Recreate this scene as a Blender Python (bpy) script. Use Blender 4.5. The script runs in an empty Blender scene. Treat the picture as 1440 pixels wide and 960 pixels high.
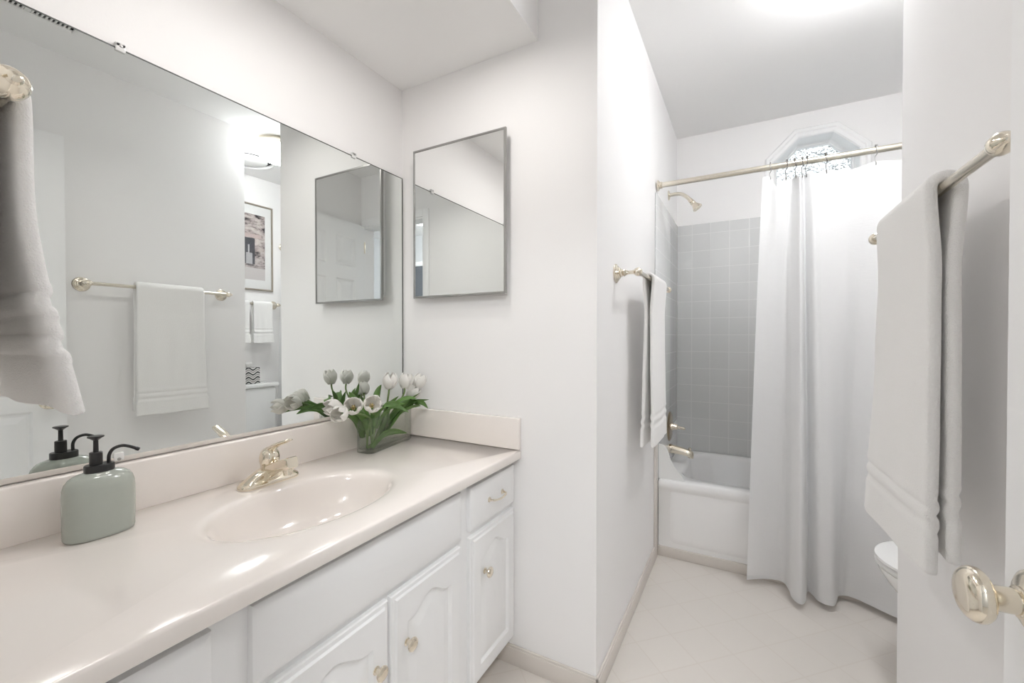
import bpy, bmesh, math, random
from math import sin, cos, pi, radians, sqrt, atan2
from mathutils import Vector, Matrix, noise as mnoise

C = bpy.context.scene.collection
scene = bpy.context.scene
random.seed(7)

# ------------------------------------------------------------------ camera, world, exposure
cam_data = bpy.data.cameras.new('camera')
cam_data.sensor_width = 36.0
cam_data.lens = 36.0 * 599.44 / 1440.0
cam_data.clip_start = 0.01
cam = bpy.data.objects.new('camera', cam_data)
cam.location = (0, 0, 1.134)
cam.rotation_euler = (pi / 2 - 0.0111, 0, 0.5028)
C.objects.link(cam)
scene.camera = cam
scene.view_settings.view_transform = 'Standard'
scene.view_settings.look = 'None'
scene.view_settings.gamma = 1.0
scene.view_settings.use_curve_mapping = False
scene.view_settings.exposure = 1.46
scene.cycles.max_bounces = 16
scene.cycles.diffuse_bounces = 10
scene.cycles.glossy_bounces = 8
scene.cycles.transparent_max_bounces = 16
scene.cycles.sample_clamp_indirect = 6.0
scene.cycles.use_denoising = True

CAN_POWER = 20.0         # emission of the soffit downlights
DOME_POWER = 17.5         # ceiling dome by the shower
HALL_FILL_POWER = 40.0        # fill light added in the unseen hallway, shaped as a dome
SKY_POWER = 0.9

world = bpy.data.worlds.new('world')
scene.world = world
world.use_nodes = True
wn = world.node_tree.nodes
wl = world.node_tree.links
bg = wn['Background']
wtc = wn.new('ShaderNodeTexCoord')
wnz = wn.new('ShaderNodeTexNoise'); wnz.inputs['Scale'].default_value = 14.0; wnz.inputs['Detail'].default_value = 6
wcr = wn.new('ShaderNodeValToRGB')          # bright overcast sky broken by foliage
wcr.color_ramp.elements[0].position = 0.38; wcr.color_ramp.elements[0].color = (0.10, 0.12, 0.11, 1)
wcr.color_ramp.elements[1].position = 0.52; wcr.color_ramp.elements[1].color = (0.90, 0.96, 1.0, 1)
wl.new(wtc.outputs['Generated'], wnz.inputs['Vector']); wl.new(wnz.outputs['Fac'], wcr.inputs['Fac'])
wl.new(wcr.outputs['Color'], bg.inputs['Color'])
bg.inputs['Strength'].default_value = SKY_POWER

# ------------------------------------------------------------------ layout of the room (metres)
XM = -1.207     # mirror face
XL = -1.212     # left wall
YM = 1.2914     # wall with the medicine cabinet
XP = -0.4084    # wall leading to the tub
YT = 2.2986     # tub front
YF = 3.0127     # far wall
XR = 0.3738     # right wall with the towel bar
YW = 1.556      # end of that wall
XA = 1.116      # wall behind the toilet
YB = 0.02       # wall with the doorway
ZC = 2.44       # ceiling
ZS = 2.1158     # soffit
XS = -0.6104
ZT = 0.747      # vanity top
HX0, HX1, HY0 = -1.3, 1.9, -1.75   # hallway

# ------------------------------------------------------------------ materials
def mat(name, color, rough=0.5, metal=0.0, bump=None, coat=0.0, spec=0.5, sheen=0.0, vary=0.0, vscale=8.0):
    m = bpy.data.materials.new(name)
    m.use_nodes = True
    n, l = m.node_tree.nodes, m.node_tree.links
    b = n['Principled BSDF']
    b.inputs['Base Color'].default_value = (*color, 1)
    b.inputs['Roughness'].default_value = rough
    b.inputs['Metallic'].default_value = metal
    b.inputs['Specular IOR Level'].default_value = spec
    if coat:
        b.inputs['Coat Weight'].default_value = coat
        b.inputs['Coat Roughness'].default_value = 0.06
    if sheen:
        b.inputs['Sheen Weight'].default_value = sheen
        b.inputs['Sheen Roughness'].default_value = 0.6
    tc = n.new('ShaderNodeTexCoord')
    if vary:
        nz = n.new('ShaderNodeTexNoise'); nz.inputs['Scale'].default_value = vscale; nz.inputs['Detail'].default_value = 3
        l.new(tc.outputs['Object'], nz.inputs['Vector'])
        mx = n.new('ShaderNodeMix'); mx.data_type = 'RGBA'
        mx.inputs['A'].default_value = (*[c * (1 - vary) for c in color], 1)
        mx.inputs['B'].default_value = (*[min(1, c * (1 + vary)) for c in color], 1)
        l.new(nz.outputs['Fac'], mx.inputs['Factor'])
        l.new(mx.outputs['Result'], b.inputs['Base Color'])
    if bump:
        scale, strength, dist = bump[:3]
        nz = n.new('ShaderNodeTexNoise'); nz.inputs['Scale'].default_value = scale
        nz.inputs['Detail'].default_value = 3
        if len(bump) > 3:
            mp = n.new('ShaderNodeMapping'); mp.inputs['Scale'].default_value = bump[3]
            l.new(tc.outputs['Object'], mp.inputs['Vector']); l.new(mp.outputs['Vector'], nz.inputs['Vector'])
        else:
            l.new(tc.outputs['Object'], nz.inputs['Vector'])
        bp = n.new('ShaderNodeBump'); bp.inputs['Strength'].default_value = strength; bp.inputs['Distance'].default_value = dist
        l.new(nz.outputs['Fac'], bp.inputs['Height']); l.new(bp.outputs['Normal'], b.inputs['Normal'])
    return m

def emit(name, color, power):
    m = bpy.data.materials.new(name); m.use_nodes = True
    n, l = m.node_tree.nodes, m.node_tree.links
    n.remove(n['Principled BSDF'])
    e = n.new('ShaderNodeEmission'); e.inputs['Color'].default_value = (*color, 1); e.inputs['Strength'].default_value = power
    l.new(e.outputs['Emission'], n['Material Output'].inputs['Surface'])
    return m

M = {}
M['wall'] = mat('wall_paint', (0.875, 0.865, 0.86), 0.55, bump=(220, 0.08, 0.002), spec=0.3)
M['ceiling'] = mat('ceiling_paint', (0.875, 0.87, 0.865), 0.7, spec=0.2)
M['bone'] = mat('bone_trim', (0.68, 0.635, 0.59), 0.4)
M['white'] = mat('white_enamel_paint', (0.86, 0.86, 0.86), 0.32, bump=(60, 0.06, 0.002, (1, 1, 0.08)))
M['casing'] = mat('white_trim_paint', (0.88, 0.88, 0.88), 0.35)
M['marble'] = mat('cultured_marble', (0.845, 0.795, 0.755), 0.14, coat=0.4, vary=0.02, vscale=5)
M['brass'] = mat('pale_brass', (0.83, 0.76, 0.64), 0.12, 1.0)
M['brushed'] = mat('brushed_pale_brass', (0.78, 0.73, 0.63), 0.22, 1.0)
M['bronze'] = mat('dark_brass', (0.45, 0.36, 0.25), 0.22, 1.0)
M['nickel'] = mat('satin_steel', (0.40, 0.395, 0.385), 0.33, 1.0)
M['gunmetal'] = mat('dark_wire', (0.16, 0.15, 0.14), 0.35, 0.8)
M['mirror'] = mat('mirror_silver', (0.84, 0.865, 0.85), 0.0, 1.0)
M['mirror_clear'] = mat('cabinet_mirror_silver', (0.90, 0.905, 0.90), 0.0, 1.0)
M['edge'] = mat('mirror_edge', (0.06, 0.065, 0.06), 0.4)
M['towel'] = mat('white_terry', (0.90, 0.89, 0.875), 1.0, bump=(520, 0.55, 0.004), spec=0.1, sheen=0.25)
M['porcelain'] = mat('porcelain', (0.88, 0.88, 0.875), 0.12, coat=0.3)
M['tub'] = mat('tub_enamel', (0.88, 0.875, 0.87), 0.16, coat=0.3)
M['soap'] = mat('sage_ceramic', (0.40, 0.43, 0.385), 0.16, coat=0.5, vary=0.03, vscale=40)
M['black'] = mat('matte_black_plastic', (0.015, 0.015, 0.015), 0.32)
M['petal'] = mat('white_petal', (0.92, 0.91, 0.885), 0.5, bump=(90, 0.12, 0.002))
_n, _l = M['petal'].node_tree.nodes, M['petal'].node_tree.links
_t = _n.new('ShaderNodeBsdfTranslucent'); _t.inputs['Color'].default_value = (0.93, 0.92, 0.89, 1)
_m = _n.new('ShaderNodeMixShader'); _m.inputs['Fac'].default_value = 0.4
_l.new(_n['Principled BSDF'].outputs['BSDF'], _m.inputs[1]); _l.new(_t.outputs['BSDF'], _m.inputs[2]); _l.new(_m.outputs['Shader'], _n['Material Output'].inputs['Surface'])
M['stamen'] = mat('yellow_stamen', (0.55, 0.42, 0.18), 0.6)
M['leaf'] = mat('tulip_leaf', (0.10, 0.20, 0.045), 0.42, vary=0.45, vscale=30)
M['stem'] = mat('tulip_stem', (0.17, 0.25, 0.09), 0.45, vary=0.25, vscale=40)
M['frame'] = mat('bronze_frame', (0.33, 0.29, 0.24), 0.4, 0.3)
M['mat_board'] = mat('mat_board', (0.86, 0.86, 0.85), 0.8)
M['dark'] = mat('dark_void', (0.035, 0.035, 0.035), 0.8)
M['slate'] = mat('slate_paint', (0.12, 0.13, 0.145), 0.5)
M['plastic'] = mat('white_plastic', (0.82, 0.82, 0.81), 0.35)
M['clip'] = mat('clear_clip', (0.78, 0.78, 0.77), 0.12)
M['hall_floor'] = mat('hall_carpet', (0.45, 0.42, 0.38), 0.95, bump=(300, 0.5, 0.004))
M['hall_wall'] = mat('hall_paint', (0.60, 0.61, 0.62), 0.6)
M['can'] = emit('downlight_diffuser', (1.0, 0.965, 0.935), CAN_POWER)
M['hall_fill'] = emit('hall_fill_glow', (0.955, 0.98, 1.0), HALL_FILL_POWER)  # glow of the added hallway fill light

def glass(name, tint, gloss_rough=0.02, ior=1.45):
    m = bpy.data.materials.new(name); m.use_nodes = True
    n, l = m.node_tree.nodes, m.node_tree.links
    n.remove(n['Principled BSDF'])
    tr = n.new('ShaderNodeBsdfTransparent')
    tw = n.new('ShaderNodeMix'); tw.data_type = 'RGBA'          # longer path through the wall at grazing angles
    tw.inputs['A'].default_value = (*tint, 1); tw.inputs['B'].default_value = (*[c * 0.42 for c in tint], 1)
    l.new(tw.outputs['Result'], tr.inputs['Color'])
    gl = n.new('ShaderNodeBsdfGlossy'); gl.inputs['Roughness'].default_value = gloss_rough
    fr = n.new('ShaderNodeLayerWeight'); fr.inputs['Blend'].default_value = 0.5
    pw = n.new('ShaderNodeMath'); pw.operation = 'POWER'; pw.inputs[1].default_value = 3.5
    sc = n.new('ShaderNodeMath'); sc.operation = 'MULTIPLY_ADD'; sc.inputs[1].default_value = 0.75; sc.inputs[2].default_value = 0.035
    l.new(fr.outputs['Facing'], pw.inputs[0]); l.new(pw.outputs[0], tw.inputs['Factor']); l.new(pw.outputs[0], sc.inputs[0])
    mx = n.new('ShaderNodeMixShader')
    l.new(sc.outputs[0], mx.inputs['Fac']); l.new(tr.outputs['BSDF'], mx.inputs[1]); l.new(gl.outputs['BSDF'], mx.inputs[2])
    l.new(mx.outputs['Shader'], n['Material Output'].inputs['Surface'])
    return m
M['glass'] = glass('vase_glass', (0.93, 0.95, 0.93))
M['picture_glass'] = glass('picture_glass', (0.98, 0.98, 0.98))

def make_dome():
    m = bpy.data.materials.new('lit_ribbed_glass'); m.use_nodes = True
    n, l = m.node_tree.nodes, m.node_tree.links
    b = n['Principled BSDF']
    b.inputs['Base Color'].default_value = (0.9, 0.9, 0.88, 1); b.inputs['Roughness'].default_value = 0.25
    b.inputs['Emission Color'].default_value = (0.965, 0.98, 1.0, 1); b.inputs['Emission Strength'].default_value = DOME_POWER
    return m
M['dome'] = make_dome()

def make_window_glass():
    m = bpy.data.materials.new('patterned_glass'); m.use_nodes = True
    n, l = m.node_tree.nodes, m.node_tree.links
    b = n['Principled BSDF']
    b.inputs['Base Color'].default_value = (0.95, 0.98, 0.98, 1)
    b.inputs['Roughness'].default_value = 0.04; b.inputs['Transmission Weight'].default_value = 1.0; b.inputs['IOR'].default_value = 1.5
    tc = n.new('ShaderNodeTexCoord')
    v = n.new('ShaderNodeTexVoronoi'); v.feature = 'SMOOTH_F1'; v.inputs['Scale'].default_value = 75
    nz = n.new('ShaderNodeTexNoise'); nz.inputs['Scale'].default_value = 28; nz.inputs['Detail'].default_value = 2
    ad = n.new('ShaderNodeVectorMath'); ad.operation = 'MULTIPLY_ADD'
    ad.inputs[1].default_value = (0.03, 0.03, 0.03)
    l.new(tc.outputs['Object'], nz.inputs['Vector'])
    l.new(nz.outputs['Color'], ad.inputs[0]); l.new(tc.outputs['Object'], ad.inputs[2])
    l.new(ad.outputs['Vector'], v.inputs['Vector'])
    bp = n.new('ShaderNodeBump'); bp.inputs['Strength'].default_value = 1.0; bp.inputs['Distance'].default_value = 0.02
    l.new(v.outputs['Distance'], bp.inputs['Height']); l.new(bp.outputs['Normal'], b.inputs['Normal'])
    return m
M['window_glass'] = make_window_glass()

def make_curtain():
    m = bpy.data.materials.new('white_woven_cloth'); m.use_nodes = True
    n, l = m.node_tree.nodes, m.node_tree.links
    b = n['Principled BSDF']
    b.inputs['Base Color'].default_value = (0.90, 0.90, 0.90, 1); b.inputs['Roughness'].default_value = 0.9
    b.inputs['Specular IOR Level'].default_value = 0.15
    tl = n.new('ShaderNodeBsdfTranslucent'); tl.inputs['Color'].default_value = (0.84, 0.84, 0.85, 1)
    mx = n.new('ShaderNodeMixShader'); mx.inputs['Fac'].default_value = 0.28
    tc = n.new('ShaderNodeTexCoord')
    mp = n.new('ShaderNodeMapping'); mp.inputs['Scale'].default_value = (40, 40, 210)
    nz = n.new('ShaderNodeTexNoise'); nz.inputs['Scale'].default_value = 1.0; nz.inputs['Detail'].default_value = 4
    bp = n.new('ShaderNodeBump'); bp.inputs['Strength'].default_value = 0.35; bp.inputs['Distance'].default_value = 0.003
    l.new(tc.outputs['Object'], mp.inputs['Vector']); l.new(mp.outputs['Vector'], nz.inputs['Vector'])
    l.new(nz.outputs['Fac'], bp.inputs['Height']); l.new(bp.outputs['Normal'], b.inputs['Normal'])
    l.new(b.outputs['BSDF'], mx.inputs[1]); l.new(tl.outputs['BSDF'], mx.inputs[2])
    l.new(mx.outputs['Shader'], n['Material Output'].inputs['Surface'])
    return m
M['curtain'] = make_curtain()

def make_tile(name, base, grout, size, off, width, rough, rot=0.0, bump=0.4, floor=False):
    m = bpy.data.materials.new(name); m.use_nodes = True
    n, l = m.node_tree.nodes, m.node_tree.links
    b = n['Principled BSDF']; b.inputs['Roughness'].default_value = rough
    tc = n.new('ShaderNodeTexCoord')
    sp = n.new('ShaderNodeSeparateXYZ'); l.new(tc.outputs['Object'], sp.inputs['Vector'])
    cb = n.new('ShaderNodeCombineXYZ')
    if floor:
        l.new(sp.outputs['X'], cb.inputs['X']); l.new(sp.outputs['Y'], cb.inputs['Y'])
    else:
        a = n.new('ShaderNodeMath'); a.operation = 'ADD'
        l.new(sp.outputs['X'], a.inputs[0]); l.new(sp.outputs['Y'], a.inputs[1])
        l.new(a.outputs['Value'], cb.inputs['X']); l.new(sp.outputs['Z'], cb.inputs['Y'])
    mp = n.new('ShaderNodeMapping'); mp.inputs['Rotation'].default_value = (0, 0, rot)
    mp.inputs['Location'].default_value = (off[0], off[1], 0)
    l.new(cb.outputs['Vector'], mp.inputs['Vector'])
    br = n.new('ShaderNodeTexBrick')
    br.offset = 0.0; br.squash = 1.0
    br.inputs['Scale'].default_value = 1.0
    br.inputs['Brick Width'].default_value = size; br.inputs['Row Height'].default_value = size
    br.inputs['Mortar Size'].default_value = width; br.inputs['Mortar Smooth'].default_value = 0.3
    br.inputs['Bias'].default_value = 0.0
    br.inputs['Color1'].default_value = (*base, 1)
    br.inputs['Color2'].default_value = (*[c * 0.975 for c in base], 1)
    br.inputs['Mortar'].default_value = (*grout, 1)
    l.new(mp.outputs['Vector'], br.inputs['Vector'])
    l.new(br.outputs['Color'], b.inputs['Base Color'])
    nz = n.new('ShaderNodeTexNoise'); nz.inputs['Scale'].default_value = 9.0
    l.new(tc.outputs['Object'], nz.inputs['Vector'])
    iv = n.new('ShaderNodeMath'); iv.operation = 'MULTIPLY_ADD'; iv.inputs[1].default_value = -0.35
    l.new(br.outputs['Fac'], iv.inputs[0]); l.new(nz.outputs['Fac'], iv.inputs[2])
    bp = n.new('ShaderNodeBump'); bp.inputs['Strength'].default_value = bump; bp.inputs['Distance'].default_value = 0.003
    l.new(iv.outputs['Value'], bp.inputs['Height']); l.new(bp.outputs['Normal'], b.inputs['Normal'])
    return m
M['tile'] = make_tile('grey_wall_tile', (0.70, 0.705, 0.70), (0.79, 0.79, 0.785), 0.1085, (0.021, -0.0615), 0.0024, 0.1, bump=0.25)
M['floor'] = make_tile('beige_floor', (0.725, 0.685, 0.64), (0.685, 0.64, 0.59), 0.150, (0.03, 0.02), 0.003, 0.35, rot=radians(45), bump=0.1, floor=True)

def make_art():
    m = bpy.data.materials.new('stone_house_print'); m.use_nodes = True
    n, l = m.node_tree.nodes, m.node_tree.links
    b = n['Principled BSDF']; b.inputs['Roughness'].default_value = 0.6
    tc = n.new('ShaderNodeTexCoord')
    nz = n.new('ShaderNodeTexNoise'); nz.inputs['Scale'].default_value = 16; nz.inputs['Detail'].default_value = 8; nz.inputs['Roughness'].default_value = 0.7
    mp = n.new('ShaderNodeMapping'); mp.inputs['Scale'].default_value = (1, 0.7, 1.5)
    l.new(tc.outputs['Object'], mp.inputs['Vector']); l.new(mp.outputs['Vector'], nz.inputs['Vector'])
    cr = n.new('ShaderNodeValToRGB')
    e = cr.color_ramp.elements
    e[0].position = 0.40; e[0].color = (0.035, 0.03, 0.035, 1)
    e[1].position = 0.60; e[1].color = (0.62, 0.56, 0.53, 1)
    k = cr.color_ramp.elements.new(0.48); k.color = (0.40, 0.34, 0.33, 1)
    l.new(nz.outputs['Fac'], cr.inputs['Fac'])
    sp = n.new('ShaderNodeSeparateXYZ'); l.new(tc.outputs['Object'], sp.inputs['Vector'])
    def gt(sock, v):
        q = n.new('ShaderNodeMath'); q.operation = 'GREATER_THAN'; l.new(sock, q.inputs[0]); q.inputs[1].default_value = v; return q.outputs[0]
    def lt(sock, v):
        q = n.new('ShaderNodeMath'); q.operation = 'LESS_THAN'; l.new(sock, q.inputs[0]); q.inputs[1].default_value = v; return q.outputs[0]
    def mul(a, c):
        q = n.new('ShaderNodeMath'); q.operation = 'MULTIPLY'; l.new(a, q.inputs[0]); l.new(c, q.inputs[1]); return q.outputs[0]
    def rect(y0, y1, z0, z1):
        return mul(mul(gt(sp.outputs['Y'], y0), lt(sp.outputs['Y'], y1)), mul(gt(sp.outputs['Z'], z0), lt(sp.outputs['Z'], z1)))
    prev = cr.outputs['Color']
    # window hole, sill ground, lintel and a pale jar in the window (picture coordinates, origin at the frame's centre)
    for r, col in (((-0.20, 0.20, -0.30, -0.17), (0.62, 0.58, 0.57)), ((-0.20, 0.17, 0.075, 0.105), (0.55, 0.44, 0.42)),
                   ((-0.08, 0.115, -0.14, 0.07), (0.055, 0.057, 0.07)), ((0.045, 0.095, -0.14, -0.05), (0.45, 0.44, 0.45)),
                   ((0.060, 0.072, -0.06, 0.015), (0.5, 0.5, 0.51))):
        mx = n.new('ShaderNodeMix'); mx.data_type = 'RGBA'
        l.new(rect(*r), mx.inputs['Factor']); l.new(prev, mx.inputs['A']); mx.inputs['B'].default_value = (*col, 1)
        prev = mx.outputs['Result']
    l.new(prev, b.inputs['Base Color'])
    return m
M['art'] = make_art()

def make_tissue():
    m = bpy.data.materials.new('wavy_box_print'); m.use_nodes = True
    n, l = m.node_tree.nodes, m.node_tree.links
    b = n['Principled BSDF']; b.inputs['Roughness'].default_value = 0.5
    tc = n.new('ShaderNodeTexCoord')
    sp = n.new('ShaderNodeSeparateXYZ'); l.new(tc.outputs['Object'], sp.inputs['Vector'])
    a = n.new('ShaderNodeMath'); a.operation = 'ADD'; l.new(sp.outputs['X'], a.inputs[0]); l.new(sp.outputs['Y'], a.inputs[1])
    s = n.new('ShaderNodeMath'); s.operation = 'MULTIPLY'; l.new(a.outputs[0], s.inputs[0]); s.inputs[1].default_value = 88
    si = n.new('ShaderNodeMath'); si.operation = 'SINE'; l.new(s.outputs[0], si.inputs[0])
    z = n.new('ShaderNodeMath'); z.operation = 'MULTIPLY_ADD'; l.new(si.outputs[0], z.inputs[0]); z.inputs[1].default_value = 0.0095; l.new(sp.outputs['Z'], z.inputs[2])
    z2 = n.new('ShaderNodeMath'); z2.operation = 'MULTIPLY'; l.new(z.outputs[0], z2.inputs[0]); z2.inputs[1].default_value = 27
    fr = n.new('ShaderNodeMath'); fr.operation = 'FRACT'; l.new(z2.outputs[0], fr.inputs[0])
    cr = n.new('ShaderNodeValToRGB'); cr.color_ramp.interpolation = 'CONSTANT'
    e = cr.color_ramp.elements
    e[0].position = 0; e[0].color = (0.03, 0.03, 0.03, 1)
    e[1].position = 0.3; e[1].color = (0.75, 0.74, 0.72, 1)
    k = e.new(0.55); k.color = (0.38, 0.36, 0.35, 1)
    k = e.new(0.8); k.color = (0.75, 0.74, 0.72, 1)
    l.new(fr.outputs[0], cr.inputs['Fac']); l.new(cr.outputs['Color'], b.inputs['Base Color'])
    return m
M['tissue_box'] = make_tissue()

# ------------------------------------------------------------------ mesh helpers (all in world coordinates)
def bm_new():
    return bmesh.new()

def box(bm, x0, x1, y0, y1, z0, z1, bev=0.0, seg=2):
    r = bmesh.ops.create_cube(bm, size=1.0)
    vs = r['verts']
    for v in vs:
        v.co = Vector(((x0 + x1) / 2 + v.co.x * (x1 - x0), (y0 + y1) / 2 + v.co.y * (y1 - y0), (z0 + z1) / 2 + v.co.z * (z1 - z0)))
    if bev > 0:
        es = list({e for v in vs for e in v.link_edges})
        bmesh.ops.bevel(bm, geom=es, offset=bev, segments=seg, profile=0.5, affect='EDGES')
    return bm

def loft(bm, loops, cap0=True, cap1=True, closed=True):
    rows = [[bm.verts.new(Vector(p)) for p in lp] for lp in loops]
    n = len(rows[0])
    for a, b in zip(rows[:-1], rows[1:]):
        for i in range(n if closed else n - 1):
            j = (i + 1) % n
            bm.faces.new((a[i], a[j], b[j], b[i]))
    if cap0: bm.faces.new(list(reversed(rows[0])))
    if cap1: bm.faces.new(rows[-1])
    return rows

def frame_of(d):
    d = Vector(d).normalized()
    up = Vector((0, 0, 1)) if abs(d.z) < 0.95 else Vector((1, 0, 0))
    u = d.cross(up).normalized()
    return d, u, d.cross(u).normalized()

def lathe(bm, origin, axis, prof, n=32):
    """prof: list of (distance along axis, radius)"""
    d, u, w = frame_of(axis)
    o = Vector(origin)
    loops = []
    for t, r in prof:
        r = max(r, 0.0002)
        loops.append([o + d * t + (u * cos(2 * pi * i / n) + w * sin(2 * pi * i / n)) * r for i in range(n)])
    loft(bm, loops)
    return bm

def tube(bm, pts, rad, n=12, caps=True):
    pts = [Vector(p) for p in pts]
    rads = rad if isinstance(rad, (list, tuple)) else [rad] * len(pts)
    prev = None
    loops = []
    for i, p in enumerate(pts):
        t = (pts[min(i + 1, len(pts) - 1)] - pts[max(i - 1, 0)]).normalized()
        if prev is None:
            _, u, _ = frame_of(t)
        else:
            u = (prev - t * prev.dot(t)).normalized()
        prev = u
        w = t.cross(u)
        loops.append([p + (u * cos(2 * pi * k / n) + w * sin(2 * pi * k / n)) * rads[i] for k in range(n)])
    loft(bm, loops, caps, caps)
    return bm

def spline(pts, m=8):
    """Catmull-Rom through any tuples"""
    out = []
    n = len(pts)
    for i in range(n - 1):
        p0, p1, p2, p3 = pts[max(i - 1, 0)], pts[i], pts[i + 1], pts[min(i + 2, n - 1)]
        for k in range(m):
            t = k / m
            out.append(tuple(0.5 * (2 * b + (c - a) * t + (2 * a - 5 * b + 4 * c - d) * t * t + (3 * b - a - 3 * c + d) * t ** 3)
                             for a, b, c, d in zip(p0, p1, p2, p3)))
    out.append(tuple(pts[-1]))
    return out

def wloc(o):
    v = Vector(o.location)
    while o.parent:
        o = o.parent
        v += Vector(o.location)
    return v

def obj(name, bm, material, parent=None, smooth=35, loc=None, mods=None):
    me = bpy.data.meshes.new(name)
    bmesh.ops.recalc_face_normals(bm, faces=bm.faces[:])
    bm.to_mesh(me); bm.free()
    mats = material if isinstance(material, (list, tuple)) else [material]
    for m in mats: me.materials.append(m)
    o = bpy.data.objects.new(name, me)
    if parent is not None:
        me.transform(Matrix.Translation(-wloc(parent)))
        o.parent = parent
    elif loc is not None:
        me.transform(Matrix.Translation(-Vector(loc)))
        o.location = loc
    C.objects.link(o)
    if smooth:
        me.polygons.foreach_set('use_smooth', [True] * len(me.polygons))
        if smooth < 180: me.set_sharp_from_angle(angle=radians(smooth))
    for k, kw in (mods or []):
        md = o.modifiers.new(k.lower(), k)
        for a, v in kw.items(): setattr(md, a, v)
    return o

def tag(o, label, cat, group=None, kind=None):
    o['label'] = label; o['category'] = cat
    if group: o['group'] = group
    if kind: o['kind'] = kind
    return o

def thing(name, label, cat, loc, group=None):
    o = bpy.data.objects.new(name, None)
    o.empty_display_size = 0.05
    C.objects.link(o); o.location = loc
    return tag(o, label, cat, group)

def struct(name, bm, m, label, cat, smooth=35, parent=None):
    o = obj(name, bm, m, parent, smooth)
    if parent is None: tag(o, label, cat, kind='structure')
    return o

def sbox(name, m, label, cat, *a, bev=0.0):
    return struct(name, box(bm_new(), *a, bev=bev), m, label, cat)

# ------------------------------------------------------------------ shell of the room
sbox('floor', M['floor'], 'beige floor laid with small square tiles set on the diagonal', 'floor', XL - 0.1, XA + 0.1, YB - 0.06, YF + 0.1, -0.08, 0)
sbox('ceiling', M['ceiling'], 'smooth white ceiling over the bathroom', 'ceiling', XL - 0.1, XA + 0.1, YB - 0.12, YF + 0.1, ZC, ZC + 0.08)
sbox('wall_left', M['wall'], 'off white wall behind the wide vanity mirror', 'wall', XL - 0.1, XL, YB - 0.12, YM + 0.02, 0, ZC)
sbox('wall_front', M['wall'], 'off white wall block carrying the medicine cabinet and leading to the tub', 'wall', XL - 0.1, XP, YM, YF, 0, ZC)
sbox('wall_right', M['wall'], 'off white wall with the long towel bar beside the open door', 'wall', XR, XA, YB - 0.12, YW, 0, ZC)
sbox('wall_alcove', M['wall'], 'white wall behind the toilet tank with the framed picture', 'wall', XA, XA + 0.1, YB - 0.12, YF + 0.1, 0, ZC)
sbox('trim_1', M['ceiling'], 'lowered white soffit box above the vanity mirror', 'soffit', XL, XS, YB, YM, ZS, ZC)

# far wall with an octagonal hole
WX, WZ, WR = 0.345, 2.095, 0.2485
def octo(r, y, z=WZ, x=WX):
    return [Vector((x + r / cos(pi / 8) * cos(pi / 8 + k * pi / 4), y, z + r / cos(pi / 8) * sin(pi / 8 + k * pi / 4))) for k in range(8)]
bm = bm_new()
def plate(bm, y, x0, x1, z0, z1, hole):
    outer = [bm.verts.new((x, y, z)) for x, z in ((x0, z0), (x1, z0), (x1, z1), (x0, z1))]
    inner = [bm.verts.new(p) for p in hole]
    es = [bm.edges.new((outer[i], outer[(i + 1) % 4])) for i in range(4)] + [bm.edges.new((inner[i], inner[(i + 1) % 8])) for i in range(8)]
    bmesh.ops.triangle_fill(bm, use_beauty=True, use_dissolve=False, edges=es)
    return outer, inner
o1, i1 = plate(bm, YF, XP - 0.1, XA + 0.1, 0, ZC, octo(0.205, YF))
o2, i2 = plate(bm, YF + 0.17, XP - 0.1, XA + 0.1, 0, ZC, octo(0.205, YF + 0.17))
for a, b, n in ((o1, o2, 4), (i1, i2, 8)):
    for k in range(n): bm.faces.new((a[k], a[(k + 1) % n], b[(k + 1) % n], b[k]))
struct('wall_far', bm, M['wall'], 'white wall above the tub pierced by the octagonal window', 'wall', smooth=0)

# octagonal window
win = thing('window_1', 'small octagonal window with patterned glass high above the tub', 'window', (WX, YF, WZ))
win['kind'] = 'structure'
bm = bm_new()
prof = [(0.252, 0.001), (0.252, -0.012), (0.245, -0.020), (0.230, -0.020), (0.224, -0.014), (0.206, -0.014), (0.200, -0.008), (0.200, 0.10), (0.193, 0.112), (0.193, 0.15)]
loft(bm, [octo(r, YF + y) for r, y in prof], False, False)
obj('window_casing', bm, M['casing'], win, smooth=20)
bm = bm_new()
loft(bm, [octo(r, YF + y) for r, y in ((0.2045, 0.148), (0.2045, 0.112), (0.188, 0.112), (0.184, 0.120), (0.184, 0.148))] , False, False)
obj('window_frame', bm, M['casing'], win, smooth=20)
bm = bm_new()
loft(bm, [octo(0.186, YF + 0.136), octo(0.186, YF + 0.142)])
obj('window_pane', bm, M['window_glass'], win, smooth=0)

# wall with the doorway, hallway behind it
DX0, DX1, DZ = -0.285, 0.362, 2.035
bm = bm_new()
box(bm, XL - 0.1, DX0, YB - 0.12, YB, 0, ZC)
box(bm, DX0, DX1, YB - 0.12, YB, DZ, ZC)
box(bm, DX1, XR + 0.01, YB - 0.12, YB, 0, ZC)
struct('wall_back', bm, M['wall'], 'off white wall around the doorway the picture is taken from', 'wall', smooth=0)
bm = bm_new()
for side in (0, 1):
    y0, y1 = (YB, YB + 0.013) if side == 0 else (YB - 0.133, YB - 0.12)
    box(bm, DX0 - 0.055, DX0, y0, y1, 0, DZ + 0.055, 0.003)
    box(bm, DX0, DX1, y0, y1, DZ, DZ + 0.055, 0.003)
box(bm, DX0 - 0.001, DX0 + 0.012, YB - 0.12, YB, 0, DZ, 0.002)
box(bm, DX0, DX1, YB - 0.12, YB, DZ - 0.012, DZ + 0.001, 0.002)
struct('trim_2', bm, M['casing'], 'white casing around the doorway to the hall', 'door casing')
sbox('floor_hall', M['hall_floor'], 'carpeted floor of the hallway beyond the doorway', 'floor', HX0, HX1, HY0, YB - 0.06, -0.08, 0)
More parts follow.
